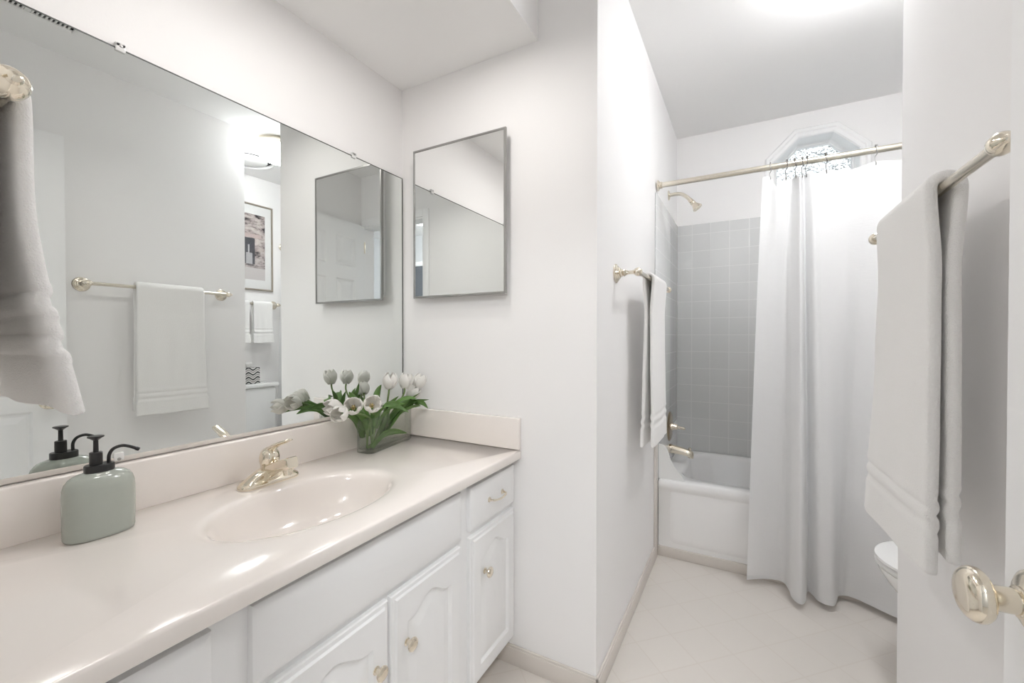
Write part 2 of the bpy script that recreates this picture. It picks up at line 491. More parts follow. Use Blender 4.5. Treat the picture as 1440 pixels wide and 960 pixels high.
sbox('ceiling_hall', M['ceiling'], 'white ceiling of the hallway beyond the doorway', 'ceiling', HX0, HX1, HY0, YB - 0.12, ZC, ZC + 0.08)
sbox('wall_hall_left', M['hall_wall'], 'off white left wall of the hallway', 'wall', HX0 - 0.1, HX0, HY0, YB - 0.12, 0, ZC)
sbox('wall_hall_right', M['hall_wall'], 'off white right wall of the hallway', 'wall', HX1, HX1 + 0.1, HY0, YB - 0.12, 0, ZC)
sbox('wall_hall_back', M['hall_wall'], 'off white back wall of the hallway', 'wall', HX0 - 0.1, HX1 + 0.1, HY0 - 0.1, HY0, 0, ZC)
sbox('wall_hall_front', M['wall'], 'off white hallway wall right of the doorway', 'wall', XA, HX1, YB - 0.12, YB - 0.06, 0, ZC)

# baseboards
def base_run(name, label, x0, x1, y0, y1, cap):
    bm = box(bm_new(), x0, x1, y0, y1, 0, 0.058, 0.002)
    (cx0, cx1, cy0, cy1) = cap
    box(bm, cx0, cx1, cy0, cy1, 0.054, 0.0665, 0.003)
    struct(name, bm, M['bone'], label, 'baseboard')
base_run('baseboard_front', 'short bone baseboard under the medicine cabinet wall beside the vanity', -0.765, XP + 0.011, YM - 0.011, YM, (-0.765, XP + 0.008, YM - 0.008, YM))
base_run('baseboard_left', 'long bone baseboard running along the wall to the tub', XP, XP + 0.011, YM - 0.011, YT - 0.03, (XP, XP + 0.008, YM - 0.008, YT - 0.03))
base_run('baseboard_right', 'bone baseboard at the foot of the right wall', XR - 0.011, XR, 0.72, YW + 0.0, (XR - 0.008, XR, 0.72, YW))
base_run('baseboard_alcove', 'bone baseboard behind the toilet', XA - 0.011, XA, YW, YT - 0.012, (XA - 0.008, XA, YW, YT - 0.012))

# tile surround of the tub
bm = box(bm_new(), XP, XA, YF - 0.008, YF, 0.39, 1.863, 0.004)
struct('trim_3', bm, M['tile'], 'grey square tile on the far wall behind the tub', 'tile')
bm = box(bm_new(), XP, XP + 0.008, 2.238, YF - 0.008, 0.585, 1.863, 0.004)
box(bm, XP, XP + 0.008, YT + 0.002, YF - 0.008, 0.39, 0.59)
struct('trim_4', bm, M['tile'], 'grey square tile on the narrow wall with the shower head', 'tile')
struct('trim_6', box(bm_new(), XP, XP + 0.0095, 2.236, YT + 0.001, 0.0, 0.585, 0.003), M['bone'], 'narrow bone trim strip between the wall and the tub front', 'trim')
bm = box(bm_new(), XA - 0.008, XA, 2.27, YF - 0.008, 0.0, 1.863, 0.004)
struct('trim_5', bm, M['tile'], 'grey square tile on the tub end hidden by the curtain', 'tile')

# ------------------------------------------------------------------ downlights and ceiling fixtures
for i, (x, y, lab) in enumerate(((-0.72, 0.52, 'round white downlight in the soffit nearest the doorway'), (-0.72, 0.88, 'round white downlight in the soffit nearest the medicine cabinet'))):
    t = thing('recessed_downlight', lab, 'ceiling light', (x, y, ZS), 'downlights in the vanity soffit')
    bm = bm_new()
    n = 40
    prof = [(0.088, 0.0), (0.088, -0.004), (0.082, -0.008), (0.066, -0.006), (0.064, 0.0)]
    loft(bm, [[(x + r * cos(2 * pi * k / n), y + r * sin(2 * pi * k / n), ZS + z) for k in range(n)] for r, z in prof], False, False)
    obj('trim_ring', bm, M['plastic'], t)
    bm = lathe(bm_new(), (x, y, ZS), (0, 0, -1), [(0, 0.065), (0.004, 0.065)], 40)
    obj('diffuser', bm, M['can'], t, smooth=0)

def dome_light(loc, label, material, r=0.135, dp=0.105, bd=0.0):
    t = thing('ceiling_dome_light', label, 'ceiling light', loc)
    bm = lathe(bm_new(), loc, (0, 0, -1), [(0, r * 0.93), (0.012, r * 0.97), (0.018, r), (0.028 + bd, r), (0.034 + bd, r * 0.95)], 40)
    obj('metal_band', bm, M['brushed'], t)
    bm = lathe(bm_new(), loc, (0, 0, -1), [(0.034, r * 0.94)] + [(0.034 + dp * sin(a), r * 1.0 * cos(a) ** 0.8) for a in [0.05 + k * 0.115 for k in range(13)]] + [(0.035 + dp, 0.012)], 40)
    bmesh.ops.translate(bm, verts=bm.verts[:], vec=(0, 0, -bd))
    obj('glass_shade', bm, material, t)
    bm = lathe(bm_new(), loc, (0, 0, -1), [(0.034 + dp, 0.010), (0.038 + dp, 0.009), (0.042 + dp, 0.004)], 16)
    bmesh.ops.translate(bm, verts=bm.verts[:], vec=(0, 0, -bd))
    obj('finial', bm, M['brushed'], t)
dome_light((0.362, 1.775, ZC), 'lit ribbed glass dome ceiling light beside the exhaust fan', M['dome'], 0.135, 0.085, 0.014)
dome_light((0.55, -0.95, ZC), 'added dome shaped fill light in the unseen hallway', M['hall_fill'], 0.16)  # dome added behind the camera to fill the room through the doorway

FX, FY = 0.75, 1.80
t = thing('exhaust_fan', 'round white ceiling exhaust fan cover with a dark slot', 'exhaust fan', (FX, FY, ZC))
bm = lathe(bm_new(), (FX, FY, ZC), (0, 0, -1), [(0, 0.185), (0.012, 0.185), (0.030, 0.17), (0.034, 0.155), (0.024, 0.150), (0.010, 0.150)], 48)
obj('rim', bm, M['plastic'], t)
bm = lathe(bm_new(), (FX, FY, ZC), (0, 0, -1), [(0.010, 0.1495), (0.014, 0.1495)], 48)
obj('dark_slot', bm, M['dark'], t)
bm = lathe(bm_new(), (FX, FY, ZC), (0, 0, -1), [(0.0142, 0.06), (0.025, 0.06), (0.025, 0.116), (0.031, 0.118), (0.035, 0.110), (0.038, 0.0)], 48)
obj('cover_plate', bm, M['plastic'], t)

t = thing('ceiling_vent', 'white slotted air vent in the ceiling above the doorway side', 'air vent', (0.05, 0.57, ZC))
bm = bm_new()
for a in ((-0.03, 0.128, 0.425, 0.438), (-0.03, 0.128, 0.702, 0.715), (-0.03, -0.012, 0.438, 0.702), (0.110, 0.128, 0.438, 0.702)):
    box(bm, *a, ZC - 0.007, ZC, 0.002)
obj('frame', bm, M['plastic'], t)
obj('backing', box(bm_new(), -0.012, 0.11, 0.438, 0.702, ZC - 0.0015, ZC), M['dark'], t)
bm = bm_new()
for k in range(19):
    y = 0.4525 + k * 0.0131
    wd = 0.0085 if k == 9 else 0.0026
    box(bm, -0.012, 0.11, y - wd, y + wd, ZC - 0.006, ZC - 0.0015)
for x in (0.018, 0.049, 0.08):
    box(bm, x - 0.004, x + 0.004, 0.438, 0.702, ZC - 0.0055, ZC - 0.0015)
obj('louver_bank', bm, M['plastic'], t)

# ------------------------------------------------------------------ wide vanity mirror and its clips
MY0, MY1, MZ0, MZ1 = 0.024, 1.2875, 0.8694, 1.7656
wm = thing('vanity_mirror', 'wide frameless mirror covering the wall above the vanity', 'mirror', (XM, (MY0 + MY1) / 2, MZ0))
bm = box(bm_new(), XL, XM, MY0 + 0.002, MY1 - 0.004, MZ0, MZ1 - 0.003)
obj('mirror_glass', bm, M['mirror'], wm, smooth=0)
bm = bm_new()
box(bm, XL, XM + 0.0004, MY0, MY1, MZ1 - 0.003, MZ1)
box(bm, XL, XM + 0.0004, MY1 - 0.004, MY1, MZ0, MZ1 - 0.003)
box(bm, XL, XM + 0.0004, MY0, MY0 + 0.002, MZ0, MZ1 - 0.002)
obj('dark_edge', bm, M['edge'], wm, smooth=0)
bm = box(bm_new(), XL, XM + 0.003, MY0, MY1, 0.8595, MZ0 + 0.0005, 0.001)
obj('bottom_channel', bm, M['bone'], wm)
for y, z, up, lab in ((0.411, MZ1, 1, 'clear clip on the top edge of the wide mirror, nearest the doorway'),
                      (1.045, MZ1, 1, 'clear clip on the top edge of the wide mirror, nearest the medicine cabinet'),
                      (0.401, MZ0 + 0.001, -1, 'clear clip at the bottom edge of the wide mirror behind the soap dispenser')):
    t = thing('mirror_clip', lab, 'mirror clip', (XM, y, z), 'clips holding the wide mirror')
    bm = box(bm_new(), XM + 0.0006, XM + 0.005, y - 0.009, y + 0.009, z - 0.008, z + 0.010, 0.002)
    if up > 0: box(bm, XL + 0.0003, XM + 0.005, y - 0.009, y + 0.009, z + 0.0006, z + 0.011, 0.002)
    obj('clip_body', bm, M['clip'], t)
    obj('screw', lathe(bm_new(), (XM + 0.005, y, z + 0.004 * up), (1, 0, 0), [(0, 0.0035), (0.001, 0.0032), (0.0016, 0.001)], 16), M['nickel'], t)

# ------------------------------------------------------------------ medicine cabinet
t = thing('medicine_cabinet', 'mirrored steel framed medicine cabinet with door ajar from its box', 'medicine cabinet', (-0.919, YM, 1.281))
CX0, CX1, CZ0, CZ1, CYF = -1.123, -0.715, 1.281, 1.843, 1.2545
obj('cabinet_box', box(bm_new(), CX0 + 0.013, CX1 - 0.014, CYF + 0.012, YM, CZ0 + 0.02, CZ1 - 0.018, 0.002), M['casing'], t)
bm = bm_new()
fw = 0.008
def frame_loop(i, y): return [(CX0 + i, y, CZ0 + i), (CX1 - i, y, CZ0 + i), (CX1 - i, y, CZ1 - i), (CX0 + i, y, CZ1 - i)]
loft(bm, [frame_loop(0.0005, CYF + 0.011), frame_loop(0, CYF + 0.009), frame_loop(0, CYF + 0.001), frame_loop(0.001, CYF), frame_loop(fw - 0.001, CYF), frame_loop(fw, CYF + 0.002), frame_loop(fw, CYF + 0.0035)], True, False)
fr = obj('door_frame', bm, M['nickel'], t, smooth=20)
obj('door_mirror', box(bm_new(), CX0 + fw - 0.0005, CX1 - fw + 0.0005, CYF + 0.0025, CYF + 0.006, CZ0 + fw - 0.0005, CZ1 - fw + 0.0005), M['mirror_clear'], t, smooth=0)
bm = bm_new()
for k in range(46):
    z = CZ0 + 0.03 + k * (CZ1 - CZ0 - 0.06) / 45
    box(bm, CX0 + 0.0075, CX0 + 0.0135, CYF + 0.011, CYF + 0.020, z - 0.0042, z + 0.0042)
obj('piano_hinge', bm, M['nickel'], t)

# ------------------------------------------------------------------ vanity cabinet
XFF, XDF = -0.713, -0.695      # face frame, door front
van = thing('vanity_cabinet', 'white vanity cabinet with raised panel doors under the long sink top', 'cabinet', (-0.95, 0.65, 0))
bm = bm_new()
VY0, VY1 = YB + 0.002, YM - 0.001
box(bm, XFF - 0.019, XFF, VY0, VY1, 0.095, 0.7165)
box(bm, XL + 0.001, XFF - 0.019, VY0, VY0 + 0.016, 0.095, 0.7165)
box(bm, XL + 0.001, XFF - 0.019, VY1 - 0.016, VY1, 0.095, 0.7165)
box(bm, XL + 0.001, XFF - 0.019, VY0 + 0.016, VY1 - 0.016, 0.095, 0.111)
obj('body', bm, M['white'], van, smooth=0)
obj('toe_kick', box(bm_new(), XL + 0.001, XFF - 0.065, VY0, VY1, 0, 0.095), M['bone'], van, smooth=0)

def outline(y0, y1, z0, z1, x, arch=0.0, n=14):
    pts = []
    for k in range(n): pts.append((x, y0 + (y1 - y0) * k / n, z0))
    for k in range(n): pts.append((x, y1, z0 + (z1 - z0) * k / n))
    for k in range(n):
        u = k / n
        s = max(0.0, min(1.0, (min(u, 1 - u) - 0.08) / 0.42)); s = s * s * (3 - 2 * s)
        pts.append((x, y1 + (y0 - y1) * u, z1 + arch * s))
    for k in range(n): pts.append((x, y0, z1 + (z0 - z1) * k / n))
    return pts

def slab(bm, y0, y1, z0, z1, bevel=0.013, raise_=0.0):
    loft(bm, [outline(y0, y1, z0, z1, XFF), outline(y0, y1, z0, z1, XFF + 0.010), outline(y0 + 0.001, y1 - 0.001, z0 + 0.001, z1 - 0.001, XFF + 0.0125),
              outline(y0 + 0.003, y1 - 0.003, z0 + 0.003, z1 - 0.003, XFF + 0.0135), outline(y0 + bevel, y1 - bevel, z0 + bevel, z1 - bevel, XDF)], True, True)

def cab_door(y0, y1, z0, z1, knob_y, knob_z):
    bm = bm_new()
    s = 0.048
    a = 0.032
    def o(i, x): return outline(y0 + s + i, y1 - s - i, z0 + s + i, z1 - s - a - i, x, a)
    loft(bm, [outline(y0, y1, z0, z1, XFF), outline(y0, y1, z0, z1, XFF + 0.010), outline(y0 + 0.002, y1 - 0.002, z0 + 0.002, z1 - 0.002, XFF + 0.013),
              outline(y0 + 0.010, y1 - 0.010, z0 + 0.010, z1 - 0.010, XFF + 0.0135), outline(y0 + 0.014, y1 - 0.014, z0 + 0.014, z1 - 0.014, XDF),
              o(0, XDF), o(0.003, XDF - 0.003), o(0.007, XDF - 0.007), o(0.012, XDF - 0.007), o(0.032, XDF - 0.001), o(0.034, XDF - 0.0005)], True, True)
    d = obj('door', bm, M['white'], van, smooth=25)
    knob = obj('knob', lathe(bm_new(), (XDF - 0.0005, knob_y, knob_z), (1, 0, 0),
               [(0, 0.009), (0.002, 0.009), (0.004, 0.006), (0.008, 0.0048), (0.012, 0.0055), (0.014, 0.010), (0.016, 0.0145), (0.019, 0.0158), (0.022, 0.0145), (0.0235, 0.0115), (0.0242, 0.0105), (0.0245, 0.006), (0.0248, 0.001)], 28), M['brass'], d)
    return d

obj('false_front', (lambda b: (slab(b, 0.398, 0.978, 0.563, 0.697, 0.016), b)[1])(bm_new()), M['white'], van, smooth=25)
cab_door(0.400, 0.697, 0.10, 0.545, 0.657, 0.415)
cab_door(0.706, 0.974, 0.10, 0.545, 0.752, 0.418)
cab_door(1.022, 1.2885, 0.10, 0.546, 1.093, 0.421)
cab_door(0.074, 0.339, 0.10, 0.546, 0.30, 0.421)
for y0, y1 in ((1.022, 1.2885), (0.074, 0.339)):
    d = obj('drawer', (lambda b: (slab(b, y0, y1, 0.566, 0.694, 0.016), b)[1])(bm_new()), M['white'], van, smooth=25)
    yc = (y0 + y1) / 2 + 0.003
    pts = spline([(XDF - 0.001, yc - 0.040, 0.630), (XDF + 0.010, yc - 0.040, 0.630), (XDF + 0.019, yc - 0.031, 0.629), (XDF + 0.022, yc, 0.626), (XDF + 0.019, yc + 0.031, 0.629), (XDF + 0.010, yc + 0.040, 0.630), (XDF - 0.001, yc + 0.040, 0.630)], 6)
    bm = tube(bm_new(), pts, [0.0028 + 0.0014 * abs(sin(i * 0.5)) * 0.4 for i in range(len(pts))], 10)
    for s in (-1, 1):
        lathe(bm, (XDF - 0.0005, yc + s * 0.040, 0.630), (1, 0, 0), [(0, 0.0085), (0.002, 0.008), (0.004, 0.005), (0.007, 0.004)], 16)
    obj('pull_handle', bm, M['brass'], d)

# ------------------------------------------------------------------ vanity top with integral oval basin
SX, SY, SA, SB = -0.912, 0.660, 0.142, 0.218
top = thing('sink_countertop', 'glossy cream vanity top with oval sink and low backsplash', 'countertop', (-0.95, 0.65, ZT))
TX0, TX1, TY0, TY1 = -1.2115, -0.675, YB + 0.001, YM - 0.0005
NA = 128
angs = sorted([2 * pi * k / NA for k in range(NA)] + [atan2(y - SY, x - SX) % (2 * pi) for x in (TX0 + 0.006, TX1 - 0.006) for y in (TY0 + 0.006, TY1 - 0.006)])
def rect_pt(a, i):
    dx, dy = cos(a), sin(a)
    x0, x1, y0, y1 = TX0 + 0.006 - SX, TX1 - 0.006 - SX, TY0 + 0.006 - SY, TY1 - 0.006 - SY
    ts = []
    if dx > 1e-9: ts.append(x1 / dx)
    if dx < -1e-9: ts.append(x0 / dx)
    if dy > 1e-9: ts.append(y1 / dy)
    if dy < -1e-9: ts.append(y0 / dy)
    k = min(ts)
    px, py = k * dx, k * dy
    # push outwards by i on the sides the point lies on
    ox = i if abs(px - x1) < 1e-6 else (-i if abs(px - x0) < 1e-6 else 0)
    oy = i if abs(py - y1) < 1e-6 else (-i if abs(py - y0) < 1e-6 else 0)
    return SX + px + ox, SY + py + oy
def ell(a, s, z):
    # the same polar angle on a scaled ellipse
    r = 1.0 / sqrt((cos(a) / SA) ** 2 + (sin(a) / SB) ** 2)
    return (SX + s * r * cos(a), SY + s * r * sin(a), ZT + z)
bm = bm_new()
loops = [[(*rect_pt(a, 0.0), ZT - 0.030) for a in angs]]
for i, z in ((0.0045, -0.0305), (0.006, -0.027), (0.006, -0.006), (0.0042, -0.0018), (0.0, 0.0)):
    loops.append([(*rect_pt(a, i), ZT + z) for a in angs])
loops.append([ell(a, 1.20, 0) for a in angs])
loft(bm, loops, False, False)
obj('slab', bm, M['marble'], top, smooth=60)
bm = bm_new()
prof = [(1.20, 0), (1.12, 0.0), (1.06, -0.0012), (1.02, -0.0045), (0.99, -0.010), (0.965, -0.019), (0.94, -0.032), (0.90, -0.052), (0.84, -0.075), (0.75, -0.096), (0.62, -0.112), (0.45, -0.122), (0.25, -0.127), (0.09, -0.129)]
loft(bm, [[ell(a, s, z) for a in angs] for s, z in prof], False, True)
obj('sink_basin', bm, M['marble'], top, smooth=180)
obj('backsplash', box(bm_new(), XL + 0.0006, -1.187, TY0 + 0.001, TY1 - 0.0002, ZT - 0.002, 0.857, 0.0045, 3), M['marble'], top)
obj('side_splash', box(bm_new(), -1.1868, TX1 + 0.002, YM - 0.019, YM - 0.0004, ZT + 0.002, 0.857, 0.004, 3), M['marble'], top)
bm = lathe(bm_new(), (SX, SY, ZT - 0.129), (0, 0, 1), [(0, 0.022), (0.003, 0.022), (0.004, 0.019), (0.002, 0.015), (0.006, 0.013), (0.008, 0.009), (0.0085, 0.001)], 28)
obj('drain_stopper', bm, M['brass'], top)

# ------------------------------------------------------------------ faucet
fx, fy = -1.112, 0.680
fau = thing('sink_faucet', 'pale brass single lever faucet behind the oval sink', 'faucet', (fx, fy, ZT))
def stadium(cx, cy, hl, r, z, n=12, sq=1.0):
    pts = []
    for k in range(n + 1):
        a = -pi / 2 + pi * k / n - pi / 2
        pts.append((cx + r * cos(a - pi / 2 + pi / 2 + pi / 2) * 1.0, cy - hl + r * sin(a - pi / 2 + pi / 2 + pi / 2) * sq if False else cy - hl - r * sin(pi * k / n) * sq, z))
        pts[-1] = (cx - r * cos(pi * k / n), cy - hl - r * sq * sin(pi * k / n), z)
    for k in range(n + 1):
        pts.append((cx + r * cos(pi * k / n), cy + hl + r * sq * sin(pi * k / n), z))
    return pts
bm = bm_new()
loft(bm, [stadium(fx, fy, 0.052, 0.0265, ZT + 0.0002), stadium(fx, fy, 0.052, 0.0275, ZT + 0.003), stadium(fx, fy, 0.052, 0.0265, ZT + 0.009), stadium(fx, fy, 0.051, 0.0225, ZT + 0.0135),
          stadium(fx, fy, 0.044, 0.019, ZT + 0.020), stadium(fx, fy, 0.030, 0.0185, ZT + 0.029), stadium(fx, fy, 0.014, 0.0185, ZT + 0.037), stadium(fx, fy, 0.002, 0.018, ZT + 0.040)])
obj('base_plate', bm, M['brass'], fau, smooth=60)
bm = bm_new()
def rrect(x, yc, hw, z0, z1, r=0.006, n=4, tilt=0.0):
    pts = []
    for (sy, sz, a0) in ((1, -1, -pi / 2), (1, 1, 0), (-1, 1, pi / 2), (-1, -1, pi)):
        for k in range(n + 1):
            a = a0 + (pi / 2) * k / n
            yy = yc + sy * (hw - r) + r * cos(a)
            zz = (z1 - r if sz > 0 else z0 + r) + r * sin(a)
            pts.append((x - tilt * (zz - z0), yy, zz))
    return pts
loft(bm, [rrect(fx - 0.016, fy, 0.019, ZT + 0.004, ZT + 0.040), rrect(fx + 0.010, fy, 0.0185, ZT + 0.006, ZT + 0.050), rrect(fx + 0.035, fy, 0.018, ZT + 0.024, ZT + 0.060),
          rrect(fx + 0.060, fy, 0.0175, ZT + 0.039, ZT + 0.069), rrect(fx + 0.085, fy, 0.017, ZT + 0.047, ZT + 0.076), rrect(fx + 0.100, fy, 0.0165, ZT + 0.052, ZT + 0.080, tilt=0.25), rrect(fx + 0.103, fy, 0.015, ZT + 0.055, ZT + 0.079, 0.005, tilt=0.25)])
obj('spout', bm, M['brass'], fau, smooth=40)
bm = lathe(bm_new(), (fx + 0.080, fy, ZT + 0.052), (0.12, 0, -1), [(0, 0.0125), (0.010, 0.0125), (0.011, 0.0115), (0.019, 0.0115), (0.020, 0.0095)], 24)
obj('aerator', bm, M['brass'], fau)
bm = lathe(bm_new(), (fx, fy, ZT + 0.036), (0.06, 0, 1), [(0, 0.0215), (0.014, 0.021), (0.016, 0.0225), (0.022, 0.024), (0.034, 0.0245), (0.045, 0.022), (0.053, 0.016), (0.058, 0.008), (0.0595, 0.001)], 32)
obj('valve_dome', bm, M['brass'], fau, smooth=60)
bm = bm_new()
lev = spline([(fx + 0.002, fy, ZT + 0.087), (fx + 0.022, fy + 0.001, ZT + 0.098), (fx + 0.045, fy + 0.002, ZT + 0.108), (fx + 0.068, fy + 0.003, ZT + 0.116), (fx + 0.080, fy + 0.004, ZT + 0.121)], 5)
L = []
for i, p in enumerate(lev):
    w = 0.010 + 0.004 * sin(i / len(lev) * pi) if i < len(lev) - 1 else 0.006
    h = 0.0075 - 0.0045 * i / len(lev)
    L.append([(p[0] - h * 0.35 * sin(a), p[1] + w * cos(a), p[2] + h * sin(a)) for a in [2 * pi * k / 16 for k in range(16)]])
loft(bm, L)
obj('lever', bm, M['brass'], fau, smooth=60)

# ------------------------------------------------------------------ soap dispenser
sx, sy = -1.113, 0.341
rot = 0.0
soap = thing('soap_dispenser', 'sage green oval ceramic soap dispenser with black pump', 'soap dispenser', (sx, sy, ZT))
def oval(a_, b_, z, n=40, p=2.3):
    pts = []
    for k in range(n):
        t_ = 2 * pi * k / n
        c_, s_ = cos(t_), sin(t_)
        pts.append((sx + a_ * abs(c_) ** (2 / p) * (1 if c_ >= 0 else -1), sy + b_ * abs(s_) ** (2 / p) * (1 if s_ >= 0 else -1), z))
    return pts
bm = bm_new()
prof = [(0.90, 0.0003), (0.965, 0.0015), (0.99, 0.006), (1.0, 0.03), (1.0, 0.085), (0.985, 0.097), (0.93, 0.107), (0.83, 0.115), (0.70, 0.120), (0.55, 0.1225), (0.40, 0.124)]
loft(bm, [oval(0.034 * s if s > 0.6 else 0.019, 0.054 * s if s > 0.5 else 0.023, ZT + z) for s, z in prof])
obj('bottle', bm, M['soap'], soap, smooth=60)
bm = bm_new()
loft(bm, [oval(0.0165, 0.0215, ZT + 0.122), oval(0.0175, 0.0225, ZT + 0.123), oval(0.0175, 0.0225, ZT + 0.136), oval(0.0165, 0.0215, ZT + 0.1375)])
obj('collar', bm, M['black'], soap)
pump = bm_new()
lathe(pump, (sx, sy - 0.005, ZT + 0.137), (0, 0, 1), [(0, 0.0098), (0.024, 0.0098), (0.025, 0.009), (0.025, 0.0042), (0.048, 0.0038), (0.049, 0.0055), (0.052, 0.009), (0.054, 0.0125), (0.056, 0.0125), (0.0565, 0.011), (0.056, 0.001)], 28)
obj('pump', pump, M['black'], soap)
bm = tube(bm_new(), spline([(sx, sy + 0.014, ZT + 0.136), (sx + 0.001, sy + 0.0145, ZT + 0.152), (sx + 0.002, sy + 0.021, ZT + 0.163), (sx + 0.004, sy + 0.034, ZT + 0.1665), (sx + 0.007, sy + 0.046, ZT + 0.162), (sx + 0.009, sy + 0.057, ZT + 0.155)], 6), 0.0031, 12)
lathe(bm, (sx + 0.0085, sy + 0.054, ZT + 0.157), (0.15, 0.82, -0.5), [(0, 0.0038), (0.006, 0.0036), (0.0065, 0.002)], 14)
obj('spout', bm, M['black'], soap)

# ------------------------------------------------------------------ vase with white tulips
vx, vy, vrot = -1.125, 1.112, radians(9)
vd = Vector((-sin(vrot), cos(vrot), 0)); vp = Vector((cos(vrot), sin(vrot), 0))
vase = thing('glass_vase', 'clear rectangular glass vase holding the white tulips', 'vase', (vx, vy, ZT))
def vloop(hl, hw, z, r, n=6):
    pts = []
    for (sa, sb, a0) in ((1, 1, 0), (-1, 1, pi / 2), (-1, -1, pi), (1, -1, 3 * pi / 2)):
        for k in range(n + 1):
            a = a0 + (pi / 2) * k / n
            q = Vector((vx, vy, 0)) + vd * (sa * (hl - r) + r * cos(a)) + vp * (sb * (hw - r) + r * sin(a))
            pts.append((q.x, q.y, ZT + z))
    return pts
HL, HW = 0.122, 0.034
bm = bm_new()
loft(bm, [vloop(HL - 0.004, HW - 0.004, 0.0004, 0.018), vloop(HL, HW, 0.003, 0.02), vloop(HL, HW, 0.116, 0.02), vloop(HL - 0.001, HW - 0.001, 0.1185, 0.019), vloop(HL - 0.003, HW - 0.003, 0.1185, 0.017),
          vloop(HL - 0.004, HW - 0.004, 0.116, 0.016), vloop(HL - 0.004, HW - 0.004, 0.014, 0.016), vloop(HL - 0.010, HW - 0.010, 0.010, 0.012)])
obj('glass_body', bm, M['glass'], vase, smooth=50)

def bloom(bm, base, axis, H, R, openness, seed):
    d, u, w = frame_of(axis)
    rnd = random.Random(seed)
    ph0 = rnd.random() * 6
    for layer in (0, 1):
        for k in range(3):
            ph = ph0 + k * 2 * pi / 3 + layer * pi / 3
            rs = (1.0 - 0.10 * layer) * (1 + rnd.uniform(-.05, .05))
            NU, NV = 9, 11
            rows = []
            for j in range(NV):
                v = j / (NV - 1)
                r = R * rs * (sin(pi * min(1, 0.10 + 0.72 * v)) ** 0.75) * (1 + 0.9 * openness * v * v)
                wd = 1.12 * (0.55 + 0.45 * sin(pi * min(1, v * 1.25 + 0.1))) * (1 - max(0, v - 0.62) ** 2 * 5.6)
                wd = max(wd, 0.07)
                row = []
                for i in range(NU):
                    s = i / (NU - 1) * 2 - 1
                    an = ph + s * wd
                    zz = H * (v - 0.05 * s * s * v) * (1 - 0.25 * openness * v) + 0.0014 * sin(5 * s + seed)
                    rr = r * (1 - 0.07 * abs(s) ** 2 * v + 0.02 * cos(pi * s * 3))
                    row.append(bm.verts.new(base + d * zz + (u * cos(an) + w * sin(an)) * rr))
                rows.append(row)
            for a, b in zip(rows[:-1], rows[1:]):
                for i in range(NU - 1): bm.faces.new((a[i], a[i + 1], b[i + 1], b[i]))

def blade(bm, pts, width, side):
    pts = [Vector(p) for p in spline([tuple(p) for p in pts], 6)]
    n = len(pts)
    side = Vector(side).normalized()
    rows = []
    for i, p in enumerate(pts):
        t_ = (pts[min(i + 1, n - 1)] - pts[max(i - 1, 0)]).normalized()
        s_ = (side - t_ * side.dot(t_)).normalized()
        nn = t_.cross(s_)
        v = i / (n - 1)
        w_ = width * (0.35 + 0.65 * sin(pi * min(1, 0.18 + v * 0.7)) ** 0.8) * max(0.03, 1 - max(0, v - 0.55) ** 2 * 4.9)
        rows.append([bm.verts.new(p + s_ * (w_ * q) + nn * (abs(q) * w_ * 0.55)) for q in (-1, -0.5, 0, 0.5, 1)])
    for a, b in zip(rows[:-1], rows[1:]):
        for i in range(4): bm.faces.new((a[i], a[i + 1], b[i + 1], b[i]))

TUL = [
    # head base position, head axis, openness, stem foot (along vase, across), label, leaves
    ((-1.072, 0.890, 0.903), (0.35, -0.92, 0.05), 0.12, (-0.080, 0.004), 'white tulip leaning farthest toward the faucet over the sink'),
    ((-1.083, 0.935, 0.905), (0.55, -0.55, 0.45), 0.55, (-0.095, -0.006), 'open white tulip facing the camera, left of the pair at the vase rim'),
    ((-1.052, 0.975, 0.908), (0.72, -0.45, 0.45), 0.55, (-0.085, 0.008), 'open white tulip facing the camera, right of the pair at the vase rim'),
    ((-1.062, 1.065, 0.958), (0.18, -0.05, 1.0), 0.05, (-0.070, -0.004), 'upright white tulip, tallest one in front of the mirror edge'),
    ((-1.058, 1.135, 0.952), (0.10, 0.15, 1.0), 0.08, (-0.088, 0.003), 'upright white tulip right of the tallest one by the mirror edge'),
    ((-1.092, 1.190, 0.908), (0.45, 0.35, 0.6), 0.05, (-0.075, 0.007), 'plump closed white tulip low at the right end of the vase'),
    ((-1.065, 1.205, 0.945), (0.15, 0.45, 0.85), 0.08, (-0.100, 0.002), 'white tulip leaning farthest right toward the medicine cabinet wall'),
    ((-1.105, 0.905, 0.912), (-0.2, -0.95, 0.2), 0.2, (-0.090, -0.008), 'white tulip behind the one over the sink, leaning to the mirror'),
]
